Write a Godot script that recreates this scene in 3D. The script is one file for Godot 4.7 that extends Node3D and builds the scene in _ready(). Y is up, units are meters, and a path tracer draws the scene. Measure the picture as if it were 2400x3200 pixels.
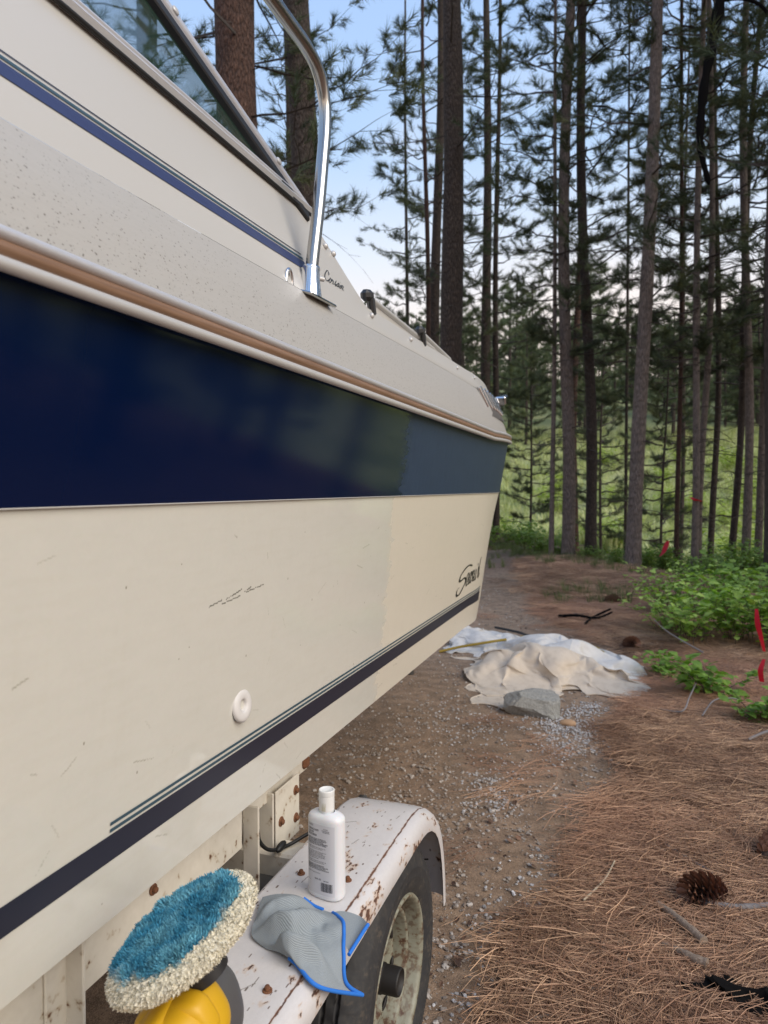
extends Node3D
# A cabin cruiser on a rusty tandem trailer at the edge of a pine wood, seen along its starboard side.

const EYE := 1.46          # height of the eye above the dirt
const MID := -1.75         # centre line of the boat
var rng := RandomNumberGenerator.new()
var M := {}
var used := {}
var camera: Camera3D


# ------------------------------------------------------------------ mesh builder
class MB:
	var v := PackedVector3Array()
	var n := PackedVector3Array()
	var uv := PackedVector2Array()
	var ix := PackedInt32Array()

	func grid(rows: Array, closed := false, flip := false, u0 := 0.0, u1 := 1.0, w0 := 0.0, w1 := 1.0) -> MB:
		var nr: int = rows.size()
		var nc: int = rows[0].size()
		var base := v.size()
		var nn := PackedVector3Array()
		nn.resize(nr * nc)
		for i in nr:
			var row: PackedVector3Array = rows[i]
			for j in nc:
				v.append(row[j])
				uv.append(Vector2(lerpf(u0, u1, j / float(nc - 1)), lerpf(w0, w1, i / float(nr - 1))))
		for i in nr - 1:
			for j in nc - 1:
				var a := i * nc + j
				var b := a + 1
				var c := a + nc + 1
				var d := a + nc
				if flip:
					var t := b
					b = d
					d = t
				ix.append_array([base + a, base + b, base + c, base + a, base + c, base + d])
				var f := (v[base + c] - v[base + a]).cross(v[base + b] - v[base + a]) + (v[base + d] - v[base + a]).cross(v[base + c] - v[base + a])
				nn[a] += f
				nn[b] += f
				nn[c] += f
				nn[d] += f
		if closed:
			for i in nr:
				var s := nn[i * nc] + nn[i * nc + nc - 1]
				nn[i * nc] = s
				nn[i * nc + nc - 1] = s
		for k in nn.size():
			n.append(nn[k].normalized())
		return self

	func face(p: PackedVector3Array, ref: Vector3) -> MB:
		var c := Vector3.ZERO
		for q in p:
			c += q
		c /= p.size()
		var f := (p[2] - p[0]).cross(p[1] - p[0])
		if f.dot(c - ref) < 0.0:
			p.reverse()
			f = -f
		f = f.normalized()
		var base := v.size()
		for k in p.size():
			v.append(p[k])
			n.append(f)
			uv.append(Vector2(p[k].x + p[k].z, p[k].y + p[k].z * 0.3))
			if k > 1:
				ix.append_array([base, base + k - 1, base + k])
		return self

	# a box with chamfered edges
	func box(c: Vector3, s: Vector3, bev := 0.004, b := Basis.IDENTITY) -> MB:
		var h := s * 0.5
		bev = minf(bev, minf(h.x, minf(h.y, h.z)) * 0.9)
		var q := {}
		for sx in [-1, 1]:
			for sy in [-1, 1]:
				for sz in [-1, 1]:
					var g := Vector3(sx, sy, sz)
					for ax in 3:
						var o := h - Vector3(bev, bev, bev)
						o[ax] = h[ax]
						q[[sx, sy, sz, ax]] = c + b * (o * g)
		for ax in 3:
			var a1 := (ax + 1) % 3
			var a2 := (ax + 2) % 3
			for sg in [-1, 1]:
				var p := PackedVector3Array()
				for t in [[-1, -1], [1, -1], [1, 1], [-1, 1]]:
					var k := [0, 0, 0]
					k[ax] = sg
					k[a1] = t[0]
					k[a2] = t[1]
					p.append(q[[k[0], k[1], k[2], ax]])
				face(p, c)
			for s1 in [-1, 1]:
				for s2 in [-1, 1]:
					var p := PackedVector3Array()
					for e in [[-1, a1], [-1, a2], [1, a2], [1, a1]]:
						var k := [0, 0, 0]
						k[ax] = e[0]
						k[a1] = s1
						k[a2] = s2
						p.append(q[[k[0], k[1], k[2], e[1]]])
					face(p, c)
		for sx in [-1, 1]:
			for sy in [-1, 1]:
				for sz in [-1, 1]:
					face(PackedVector3Array([q[[sx, sy, sz, 0]], q[[sx, sy, sz, 1]], q[[sx, sy, sz, 2]]]), c)
		return self

	func tube(path: PackedVector3Array, rad, sides := 8, caps := true, vs := 1.0) -> MB:
		var rows := []
		var t0 := (path[1] - path[0]).normalized()
		var up := Vector3.UP if absf(t0.y) < 0.9 else Vector3.RIGHT
		var x := t0.cross(up).normalized()
		var along := 0.0
		for i in path.size():
			var t := (path[mini(i + 1, path.size() - 1)] - path[maxi(i - 1, 0)]).normalized()
			x = (x - t * x.dot(t)).normalized()
			var y := t.cross(x)
			var r: float = rad[i] if rad is Array or rad is PackedFloat32Array else rad
			var row := PackedVector3Array()
			for k in sides + 1:
				var a := TAU * k / sides
				row.append(path[i] + (x * cos(a) + y * sin(a)) * r)
			rows.append(row)
			if i > 0:
				along += path[i].distance_to(path[i - 1])
		grid(rows, true, true, 0.0, 1.0, 0.0, along * vs)
		if caps:
			for e in [0, path.size() - 1]:
				var row: PackedVector3Array = rows[e].duplicate()
				row.remove_at(sides)
				face(row, path[1] if e == 0 else path[path.size() - 2])
		return self

	# profile of (radius, height) turned round the y axis of xf
	func lathe(prof: PackedVector2Array, sides := 32, xf := Transform3D.IDENTITY, us := 1.0, vs := 1.0) -> MB:
		var rows := []
		for p in prof:
			var row := PackedVector3Array()
			for k in sides + 1:
				var a := TAU * k / sides
				row.append(xf * Vector3(cos(a) * p.x, p.y, sin(a) * p.x))
			rows.append(row)
		return grid(rows, true, true, 0.0, us, 0.0, vs)

	# superellipsoid, roughened by a noise where one is given
	func blob(xf: Transform3D, e := 1.0, seg := 20, ns: FastNoiseLite = null, amp := 0.0) -> MB:
		var rows := []
		for i in seg + 1:
			var th := PI * i / seg - PI / 2
			var row := PackedVector3Array()
			for k in seg * 2 + 1:
				var ph := TAU * (k % (seg * 2)) / (seg * 2)
				var d := Vector3(spow(cos(th), e) * spow(cos(ph), e), spow(sin(th), e), spow(cos(th), e) * spow(sin(ph), e))
				var q := xf * d
				if ns:
					q += xf.basis * d * ns.get_noise_3dv(q) * amp
				row.append(q)
			rows.append(row)
		return grid(rows, true, true)

	func spow(a: float, e: float) -> float:
		return signf(a) * pow(absf(a), e)

	func mesh() -> ArrayMesh:
		var a := []
		a.resize(Mesh.ARRAY_MAX)
		a[Mesh.ARRAY_VERTEX] = v
		a[Mesh.ARRAY_NORMAL] = n
		a[Mesh.ARRAY_TEX_UV] = uv
		a[Mesh.ARRAY_INDEX] = ix
		var m := ArrayMesh.new()
		m.add_surface_from_arrays(Mesh.PRIMITIVE_TRIANGLES, a)
		return m


# triangles without shared corners, drawn flat
func loose(v: PackedVector3Array) -> ArrayMesh:
	var a := []
	a.resize(Mesh.ARRAY_MAX)
	a[Mesh.ARRAY_VERTEX] = v
	var m := ArrayMesh.new()
	m.add_surface_from_arrays(Mesh.PRIMITIVE_TRIANGLES, a)
	return m


# ------------------------------------------------------------------ nodes
func numbered(called: String) -> String:
	if not used.has(called):
		used[called] = 0
		return called
	used[called] += 1
	return "%s_%03d" % [called, used[called]]


func tag(o: Node3D, label: String, category: String, group := "") -> Node3D:
	o.set_meta("label", label)
	o.set_meta("category", category)
	if group:
		o.set_meta("group", group)
	return o


func thing(called: String, label: String, category: String, at := Vector3.ZERO, group := "") -> Node3D:
	var o := Node3D.new()
	o.name = numbered(called)
	add_child(o)
	o.position = at
	return tag(o, label, category, group)


func put(called: String, mesh: Mesh, material: Material, parent: Node3D = null, at := Vector3.ZERO) -> MeshInstance3D:
	var o := MeshInstance3D.new()
	o.mesh = mesh
	o.material_override = material
	if parent:
		o.name = called
		parent.add_child(o, true)
	else:
		o.name = numbered(called)
		add_child(o)
	o.position = at
	return o


func many(called: String, mesh: Mesh, material: Material, xf: Array, colors: Array, parent: Node3D = null) -> MultiMeshInstance3D:
	var mm := MultiMesh.new()
	mm.transform_format = MultiMesh.TRANSFORM_3D
	mm.use_colors = not colors.is_empty()
	mm.mesh = mesh
	mm.instance_count = xf.size()
	for i in xf.size():
		mm.set_instance_transform(i, xf[i])
		if mm.use_colors:
			mm.set_instance_color(i, colors[i])
	return many_of(called, mm, material, parent)


func many_of(called: String, mm: MultiMesh, material: Material, parent: Node3D = null) -> MultiMeshInstance3D:
	var o := MultiMeshInstance3D.new()
	o.multimesh = mm
	o.material_override = material
	o.set_meta("kind", "stuff")
	if parent:
		o.name = called
		parent.add_child(o, true)
	else:
		o.name = numbered(called)
		add_child(o)
	return o


func structure(o: Node3D) -> Node3D:
	o.set_meta("kind", "structure")
	return o


# ------------------------------------------------------------------ materials
func lin(r: float, g: float, b: float) -> Color:
	return Color(r, g, b).linear_to_srgb()


func paint(called: String, r: float, g: float, b: float, rough := 0.6, metal := 0.0, spec := 0.5) -> StandardMaterial3D:
	var m := StandardMaterial3D.new()
	m.resource_name = called
	m.albedo_color = lin(r, g, b)
	m.roughness = rough
	m.metallic = metal
	m.metallic_specular = spec
	M[called] = m
	return m


func fnl(seed_: int, freq: float, kind := FastNoiseLite.TYPE_SIMPLEX_SMOOTH, oct := 4) -> FastNoiseLite:
	var f := FastNoiseLite.new()
	f.seed = seed_
	f.noise_type = kind
	f.frequency = freq
	f.fractal_type = FastNoiseLite.FRACTAL_FBM if oct > 1 else FastNoiseLite.FRACTAL_NONE
	f.fractal_octaves = oct
	return f


func tex(im: Image) -> ImageTexture:
	return ImageTexture.create_from_image(im)


# a grey picture of a noise that repeats without a seam, as bytes
func bytes_of(f: FastNoiseLite, w: int, h: int) -> PackedByteArray:
	var im := f.get_seamless_image(w, h, false, false, 0.15)
	im.convert(Image.FORMAT_L8)
	return im.get_data()


# colour by a ramp of [value, Color] over bytes; returns an RGB8 image
func ramp_image(w: int, h: int, val: PackedByteArray, stops: Array) -> Image:
	var lut := []
	for i in 256:
		var t := i / 255.0
		var c: Color = stops[0][1]
		for k in stops.size() - 1:
			if t >= stops[k][0]:
				c = (stops[k][1] as Color).lerp(stops[k + 1][1], clampf((t - stops[k][0]) / maxf(stops[k + 1][0] - stops[k][0], 1e-4), 0, 1))
		c = c.linear_to_srgb()
		lut.append([int(c.r * 255), int(c.g * 255), int(c.b * 255)])
	var d := PackedByteArray()
	d.resize(w * h * 3)
	for i in w * h:
		var l: Array = lut[val[i]]
		d[i * 3] = l[0]
		d[i * 3 + 1] = l[1]
		d[i * 3 + 2] = l[2]
	return Image.create_from_data(w, h, false, Image.FORMAT_RGB8, d)


func mixed(a: PackedByteArray, b: PackedByteArray, k: float) -> PackedByteArray:
	var o := PackedByteArray()
	o.resize(a.size())
	for i in a.size():
		o[i] = int(a[i] * (1.0 - k) + b[i] * k)
	return o


func relief(m: StandardMaterial3D, w: int, h: int, val: PackedByteArray, strength: float, scale := 1.0) -> void:
	var im := Image.create_from_data(w, h, false, Image.FORMAT_L8, val)
	im.convert(Image.FORMAT_RGBA8)
	im.bump_map_to_normal_map(strength)
	m.normal_enabled = true
	m.normal_texture = tex(im)
	m.normal_scale = scale


func catmull(p: Array, per := 6) -> PackedVector3Array:
	var o := PackedVector3Array()
	for i in p.size() - 1:
		var a: Vector3 = p[maxi(i - 1, 0)]
		var d: Vector3 = p[mini(i + 2, p.size() - 1)]
		for k in per:
			o.append((p[i] as Vector3).cubic_interpolate(p[i + 1], a, d, k / float(per)))
	o.append(p[p.size() - 1])
	return o


# ------------------------------------------------------------------ terrain
var rough_noise := fnl(11, 0.35)
var fine_noise := fnl(12, 2.2)
const NEEDLE_EDGE := [[-0.32, -1.2], [-0.32, -1.84], [-0.24, -2.3], [-0.12, -2.66], [-0.12, -2.98], [-0.06, -3.19], [-0.05, -3.48], [-0.07, -3.8], [-0.03, -4.19], [-0.0, -4.89], [0.17, -5.64], [0.12, -6.4], [-0.45, -7.2], [-0.95, -8.3], [-1.2, -9.2]]


func needle_edge(z: float) -> float:
	var e := NEEDLE_EDGE
	if z > e[0][1]:
		return e[0][0]
	for i in e.size() - 1:
		if z <= e[i][1] and z > e[i + 1][1]:
			return lerpf(e[i][0], e[i + 1][0], (e[i][1] - z) / (e[i][1] - e[i + 1][1]))
	return -1.2 - (-9.2 - z) * 0.2


func ground_at(x: float, z: float) -> float:
	var w := -0.329 * x - 0.944 * z
	var l := 0.944 * x - 0.329 * z
	var d := maxf(minf((l - 3.0) * 0.8, w - 11.2), w - 25.0)
	var y := 0.0
	if d > 0.0:
		d = minf(d, 16.0)
		y = -0.25 * d * smoothstep(0.0, 5.0, d + 1.5)
	if w > 42.0:
		y += (w - 42.0) * 0.17 + smoothstep(42.0, 130.0, w) * 5.0
	var far := smoothstep(6.0, 40.0, w)
	y += rough_noise.get_noise_2d(x, z) * (0.03 + far * 0.5) + fine_noise.get_noise_2d(x, z) * 0.012
	y += 0.24 * exp(-((l - 3.0) * (l - 3.0) / 1.6 + (w - 11.5) * (w - 11.5) / 9.0))
	if w < 11.0:
		y += smoothstep(-0.05, 0.5, x - needle_edge(z)) * 0.05
	return y


func on_ground(x: float, z: float, up := 0.0) -> Vector3:
	return Vector3(x, ground_at(x, z) + up, z)


# ------------------------------------------------------------------ the boat's shape
# one side of the hull: half-way out from the eye (x), height, how it turns in towards the stem
const PROFILE := [[-0.72, 0.826, 0.213, 0.3, 0.49], [-0.706, 0.924, 0.187, 0.34, 0.54], [-0.70, 0.966, 0.18, 0.36, 0.6], [-0.655, 1.436, 0.093, 0.52, 0.96], [-0.615, 1.675, 0.089, 0.55, 0.94], [-0.603, 1.716, 0.089, 0.55, 0.92], [-0.68, 1.895, 0.10, 0.5, 0.85]]
const TURN := 3.2


func hull_at(k: float, z: float, out := 0.0) -> Vector3:
	var i := clampi(int(k), 0, PROFILE.size() - 2)
	var f := k - i
	var q := []
	for c in 5:
		q.append(lerpf(PROFILE[i][c], PROFILE[i + 1][c], f))
	var s := maxf(0.0, -z - TURN)
	var t := maxf(0.0, s - q[4])
	var x: float = q[0] - q[2] * s * s - q[3] * t * t
	var low := clampf(1.0 - k / 3.0, 0.0, 1.0)
	var y: float = q[1] + s * 0.04 * clampf((k - 3.0) / 2.0, 0, 1)
	y += low * (-0.08 * minf(s, 0.54) + 0.22 * maxf(0.0, s - 0.54) * maxf(0.0, s - 0.54))
	return Vector3(maxf(x, MID) + out, y, z)


func stem_of(k: float) -> float:
	var a := TURN
	var b := 6.5
	for i in 30:
		var m := (a + b) / 2
		if hull_at(k, -m).x <= MID + 0.0005:
			b = m
		else:
			a = m
	return a


# a strip of the hull between two profile heights; both sides of the boat
func hull_strip(k0: float, k1: float, nk: int, z0: float, z1: float, out: float, both := true, by_height := false) -> ArrayMesh:
	var mb := MB.new()
	for side in ([1, -1] if both else [1]):
		var rows := []
		var zs := []
		for i in nk + 1:
			var k := lerpf(k0, k1, i / float(nk))
			var end := stem_of(k)
			if z1 > -6.0:
				end = -z1
			var row := PackedVector3Array()
			for j in 71:
				var z := lerpf(z0, -TURN, j / 30.0) if j <= 30 else -lerpf(TURN, end, 1.0 - pow(1.0 - (j - 30) / 40.0, 1.5))
				if end < TURN:
					z = lerpf(z0, z1, j / 70.0)
				var p := hull_at(k, z, out)
				if side < 0:
					p.x = 2 * MID - p.x
				row.append(p)
			rows.append(row)
		var first := mb.v.size()
		mb.grid(rows, false, side < 0)
		for a in range(first, mb.v.size()):
			var p := mb.v[a]
			mb.uv[a] = Vector2(-p.z / 4.5, clampf((p.y - 0.826) / 0.61, 0, 1) if by_height else mb.uv[a].y)
	return mb.mesh()


func cab_x(y: float) -> float:
	return -0.68 - (y - 1.89) * 0.4074


# flat ribbon along a stroke given as (z, height[, width]) on the side of the boat
func ribbon(mb: MB, a: Array, per_node: int, wide: float, stretch: float, where: Callable) -> void:
	var p := []
	for i in range(0, a.size(), per_node):
		p.append(Vector3(a[i] / stretch, a[i + 1], a[i + 2] if per_node == 3 else wide))
	var c := catmull(p, 5)
	var l := PackedVector3Array()
	var r := PackedVector3Array()
	for i in c.size():
		var t := c[mini(i + 1, c.size() - 1)] - c[maxi(i - 1, 0)]
		var d := Vector2(t.x, t.y).normalized().orthogonal() * c[i].z * 0.5
		if per_node == 2 and (i == 0 or i == c.size() - 1):
			d *= 0.5
		l.append(where.call((c[i].x + d.x) * stretch, c[i].y + d.y))
		r.append(where.call((c[i].x - d.x) * stretch, c[i].y - d.y))
	mb.grid([l, r])


func on_hull(z: float, y: float) -> Vector3:
	var lo := 0.0
	var hi := 3.0
	for i in 20:
		var m := (lo + hi) / 2
		if hull_at(m, z).y < y:
			lo = m
		else:
			hi = m
	return hull_at(lo, z, 0.0016)


func on_cab(z: float, y: float) -> Vector3:
	return Vector3(cab_x(y) + 0.002, y, z)


func boat_materials() -> void:
	# lower side: polished in the near half, dull and chalky further on; drips, rubbing marks, scuffs
	var w := 1024
	var h := 160
	var na := fnl(21, 0.012)
	var nb := fnl(22, 0.06)
	var im := Image.create(w, h, false, Image.FORMAT_RGB8)
	var ro := Image.create(w, h, false, Image.FORMAT_L8)
	var grain := RandomNumberGenerator.new()
	grain.seed = 5
	for i in w:
		var z := 4.5 * i / w
		for j in h:
			var y := 0.61 * (1.0 - j / float(h))       # below the blue band
			var a := na.get_noise_2d(i, j * 2.0)
			var b := nb.get_noise_2d(i, j * 2.0)
			var edge := 1.97 + 0.05 * a + 0.04 * b + (y - 0.3) * 0.05
			var dull := smoothstep(edge - 0.03, edge + 0.03, z)
			var swirl := nb.get_noise_2d(i * 0.35 + j * 1.3, j * 4.5)
			var drip := nb.get_noise_2d(i * 2.6, j * 0.12)
			var c := Color(0.60, 0.59, 0.535)
			c = c.lerp(Color(0.52, 0.48, 0.38), clampf(0.16 * swirl + 0.22 * maxf(0.0, drip - 0.25), 0, 1))
			c = c.lerp(Color(0.655, 0.60, 0.495), dull * 0.75)
			var g := 1.0 + 0.02 * b + grain.randf_range(-0.012, 0.012) - dull * 0.03 * maxf(0.0, nb.get_noise_2d(i * 6.0, j * 0.4))
			c = Color(c.r * g, c.g * g, c.b * g).linear_to_srgb()
			im.set_pixel(i, j, c)
			var rr := lerpf(0.065, 0.36, dull) + 0.04 * a + 0.02 * b
			ro.set_pixel(i, j, Color(rr, rr, rr))
	im.resize(2048, 320, Image.INTERPOLATE_BILINEAR)
	var mark := func(z: float, y: float, dz: float, dy: float, wd: int, c: Color, k: float) -> void:
		var n := int(absf(dz) / 4.5 * 2048 * 1.5) + 6
		for s in n:
			if grain.randf() < 0.25:
				continue
			var t := s / float(n)
			var px := int((z + dz * t) / 4.5 * 2048)
			var py := int((1.0 - (y + dy * t) / 0.61) * 320)
			for q in wd:
				if px >= 0 and px < 2048 and py + q >= 0 and py + q < 320:
					im.set_pixel(px, py + q, im.get_pixel(px, py + q).lerp(c, k))
	for s in 6:
		var z0 := 1.02 + grain.randf_range(0.0, 0.14)
		mark.call(z0, 0.173 + grain.randf_range(-0.008, 0.008) + (z0 - 1.1) * -0.07, grain.randf_range(0.02, 0.07), -0.006, 1, Color(0.25, 0.25, 0.22), 0.6)
	for s in 70:
		mark.call(grain.randf_range(0.4, 3.4), grain.randf_range(0.03, 0.6), grain.randf_range(-0.03, 0.05), grain.randf_range(-0.025, 0.025), 1, Color(0.45, 0.43, 0.36), grain.randf_range(0.1, 0.3))
	for s in 60:
		im.fill_rect(Rect2i(grain.randi_range(150, 1900), grain.randi_range(5, 310), 1, grain.randi_range(1, 2)), Color(0.5, 0.48, 0.42))
	var m := paint("white_gelcoat", 1, 1, 1, 1.0)
	m.albedo_texture = tex(im)
	m.roughness_texture = tex(ro)
	m.texture_repeat = false

	# blue band
	im = Image.create(w, 96, false, Image.FORMAT_RGB8)
	ro = Image.create(w, 96, false, Image.FORMAT_L8)
	for i in w:
		var z := 4.5 * i / w
		for j in 96:
			var a := na.get_noise_2d(i + 400, j * 3.0)
			var b := nb.get_noise_2d(i + 900, j * 3.0)
			var streak := nb.get_noise_2d(i * 5.0, j * 0.5)
			var edge := 1.98 + 0.06 * a + 0.05 * b + (48 - j) / 96.0 * 0.06
			var dull := smoothstep(edge - 0.05, edge + 0.07, z)
			var c := Color(0.0006, 0.0062, 0.036).lerp(Color(0.031, 0.056, 0.110), dull * (0.85 + 0.25 * streak))
			im.set_pixel(i, j, c.linear_to_srgb())
			var rr := lerpf(0.11, 0.42, dull) + 0.012 * a
			ro.set_pixel(i, j, Color(rr, rr, rr))
	im.resize(2048, 192, Image.INTERPOLATE_CUBIC)
	m = paint("blue_gelcoat", 1, 1, 1, 1.0, 0.0, 0.42)
	m.albedo_texture = tex(im)
	m.roughness_texture = tex(ro)
	m.texture_repeat = false

	# weathered deck: small pits and specks that run downwards
	im = Image.create(1024, 256, false, Image.FORMAT_RGB8)
	for i in 1024:
		for j in 256:
			var b := nb.get_noise_2d(i * 0.7 + 50, j * 1.3)
			var g := 1.0 + 0.035 * b + grain.randf_range(-0.02, 0.02)
			im.set_pixel(i, j, Color(0.415 * g, 0.402 * g, 0.376 * g).linear_to_srgb())
	im.resize(2048, 512, Image.INTERPOLATE_BILINEAR)
	for s in 6500:
		var q := grain.randf()
		var px := grain.randi_range(2, 2040)
		var py := 510 - int(pow(grain.randf(), 1.5) * 500)
		var c := im.get_pixel(px, py).lerp(Color(0.36, 0.34, 0.31), 0.2 + 0.6 * q * q)
		im.fill_rect(Rect2i(px, py, 1 if q < 0.7 else 2, grain.randi_range(2, 8)), c)
	m = paint("deck_gelcoat", 1, 1, 1, 0.38)
	m.albedo_texture = tex(im)

	paint("smooth_gelcoat", 0.495, 0.485, 0.46, 0.3)
	paint("stripe_navy", 0.016, 0.018, 0.034, 0.42)
	paint("stripe_blue", 0.030, 0.042, 0.12, 0.4)
	paint("stripe_teal", 0.035, 0.075, 0.105, 0.4)
	paint("script_black", 0.012, 0.012, 0.012, 0.4)
	# brushed aluminium with fine scratches
	m = paint("aluminium", 0.64, 0.64, 0.66, 0.36, 0.45)
	var sc := bytes_of(fnl(31, 0.05), 256, 256)
	relief(m, 256, 256, sc, 3.0, 0.35)
	m.uv1_triplanar = true
	m.uv1_world_triplanar = true
	m.uv1_scale = Vector3(30, 30, 4)
	paint("dull_aluminium", 0.56, 0.555, 0.545, 0.4, 0.3)
	paint("steel", 0.42, 0.415, 0.40, 0.2, 1.0)
	paint("chrome", 0.70, 0.71, 0.73, 0.08, 1.0)
	paint("black_rubber", 0.012, 0.012, 0.013, 0.55)
	paint("dark_plastic", 0.02, 0.02, 0.022, 0.4)
	m = paint("vinyl_insert", 1, 1, 1, 0.42)
	m.albedo_texture = tex(ramp_image(256, 256, bytes_of(fnl(33, 0.02), 256, 256), [[0.0, Color(0.15, 0.085, 0.05)], [0.45, Color(0.22, 0.13, 0.08)], [0.75, Color(0.26, 0.16, 0.105)], [1.0, Color(0.19, 0.115, 0.07)]]))
	m.uv1_triplanar = true
	m.uv1_world_triplanar = true
	m.uv1_scale = Vector3(14, 22, 0.9)
	m = paint("window_glass", 0.85, 0.93, 0.90, 0.02)
	m.albedo_color = Color(0.22, 0.34, 0.29, 0.34)
	m.transparency = BaseMaterial3D.TRANSPARENCY_ALPHA
	paint("drain_plastic", 0.62, 0.60, 0.58, 0.6)


func boat() -> void:
	boat_materials()
	var t := thing("cabin_boat", "white and navy fibreglass cabin boat standing on the rusty trailer", "boat", Vector3(0, 0, 0))
	put("hull_side", hull_strip(0.0, 3.0, 12, 1.3, -9.0, 0.0, true, true), M.white_gelcoat, t)
	put("blue_band", hull_strip(3.0, 4.35, 7, 1.3, -9.0, 0.004), M.blue_gelcoat, t)
	# lip where the blue moulding steps out over the white side
	var mb := MB.new()
	var rows := []
	for side in [[0.0045, 0.0], [0.0055, 0.006], [0.003, 0.010], [-0.002, 0.010]]:
		var row := PackedVector3Array()
		for j in 61:
			var z := lerpf(1.3, -stem_of(3.0), j / 60.0)
			var p := hull_at(3.0, z, side[0])
			p.y += 0.002 - side[1] * 0.25
			row.append(p)
		rows.append(row)
	mb.grid(rows)
	put("moulding_lip", mb.mesh(), M.smooth_gelcoat, t)
	# bottom, transom
	mb = MB.new()
	for side in [1, -1]:
		rows = []
		for i in 5:
			var row := PackedVector3Array()
			for j in 41:
				var z := lerpf(1.3, -stem_of(0.0), j / 40.0)
				var p := hull_at(0.0, z)
				var q := Vector3(MID, 0.47 + 0.35 * pow(maxf(0.0, -z - 2.0) / 3.0, 2.0), z)
				q.y = minf(q.y, p.y)
				p = p.lerp(q, i / 4.0)
				if side < 0:
					p.x = 2 * MID - p.x
				row.append(p)
			rows.append(row)
		mb.grid(rows, false, side > 0)
	put("bottom", mb.mesh(), M.smooth_gelcoat, t)
	var edge := PackedVector3Array()
	for k in [6.0, 5.0, 4.0, 3.0, 2.0, 0.0]:
		edge.append(hull_at(k, 1.3))
	edge.append(Vector3(MID, 0.47, 1.3))
	for k in [0.0, 2.0, 3.0, 4.0, 5.0, 6.0]:
		var p := hull_at(k, 1.3)
		p.x = 2 * MID - p.x
		edge.append(p)
	mb = MB.new().face(edge, Vector3(MID, 1, 0))
	put("transom", mb.mesh(), M.smooth_gelcoat, t)
	# boot stripe and twin pinstripes
	put("boot_stripe", hull_strip(1.0, 2.0, 4, 1.3, -3.49, 0.0012, false), M.stripe_navy, t)
	for e in [[2.0075, 2.0190], [2.0290, 2.0400]]:
		put("pinstripe", hull_strip(e[0], e[1], 1, -0.82, -3.50, 0.0012, false), M.stripe_teal, t)

	# rub rail: lower moulding, vinyl insert, upper moulding
	var rail := Node3D.new()
	rail.name = "rub_rail"
	t.add_child(rail)
	for e in [["lower_moulding", 1.6735, 1.6895, 0.008, "dull_aluminium", 0.005], ["vinyl_insert", 1.688, 1.706, 0.0075, "vinyl_insert", 0.003], ["upper_moulding", 1.7045, 1.7205, 0.009, "aluminium", 0.002]]:
		mb = MB.new()
		for side in [1, -1]:
			rows = []
			for i in 9:
				var a := PI * (i / 8.0 - 0.5)
				var row := PackedVector3Array()
				for j in 71:
					var z := lerpf(1.3, -3.2, j / 30.0) if j <= 30 else -lerpf(3.2, stem_of(5.0), 1.0 - pow(1.0 - (j - 30) / 40.0, 1.5))
					var s := maxf(0.0, -z - TURN)
					var p := hull_at(4.9, z, e[5] + 0.008 + cos(a) * e[3])
					p.y = lerpf(e[1], e[2], sin(a) * 0.5 + 0.5) + s * 0.04
					if side < 0:
						p.x = 2 * MID - p.x
					row.append(p)
				rows.append(row)
			mb.grid(rows, false, side < 0)
		put(e[0], mb.mesh(), M[e[4]], rail)
	deck(t)
	windshield(t)
	fittings(t)


# the sloping white side above the rub rail; the ridge climbs a little forward
func ridge(z: float) -> Vector3:
	var s := maxf(0.0, -z - TURN)
	var b := hull_at(5.0, z).x
	var up := 0.04 * smoothstep(0.6, 3.2, -z) + 0.03 * s
	return Vector3(minf(b - 0.075 - up * 0.25, b - 0.02), 1.877 + up, z)


func top_edge(z: float) -> Vector3:
	# upper line of the cabin side: window sill, the slope before the windscreen, foredeck, stem head
	var y := 2.16
	if z < -1.665:
		y = lerpf(2.16, 1.966, smoothstep(0.0, 1.0, (-1.665 - z) / 0.24) * 0.35 + clampf((-1.665 - z) / 0.225, 0, 1) * 0.65)
	if z < -1.9:
		y = 1.966 + 0.03 * clampf((-1.9 - z) / 1.4, 0, 1) + 0.035 * maxf(0.0, -z - TURN)
	var r := ridge(z)
	return Vector3(r.x - (y - r.y) * 0.4074, y, z)


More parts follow.
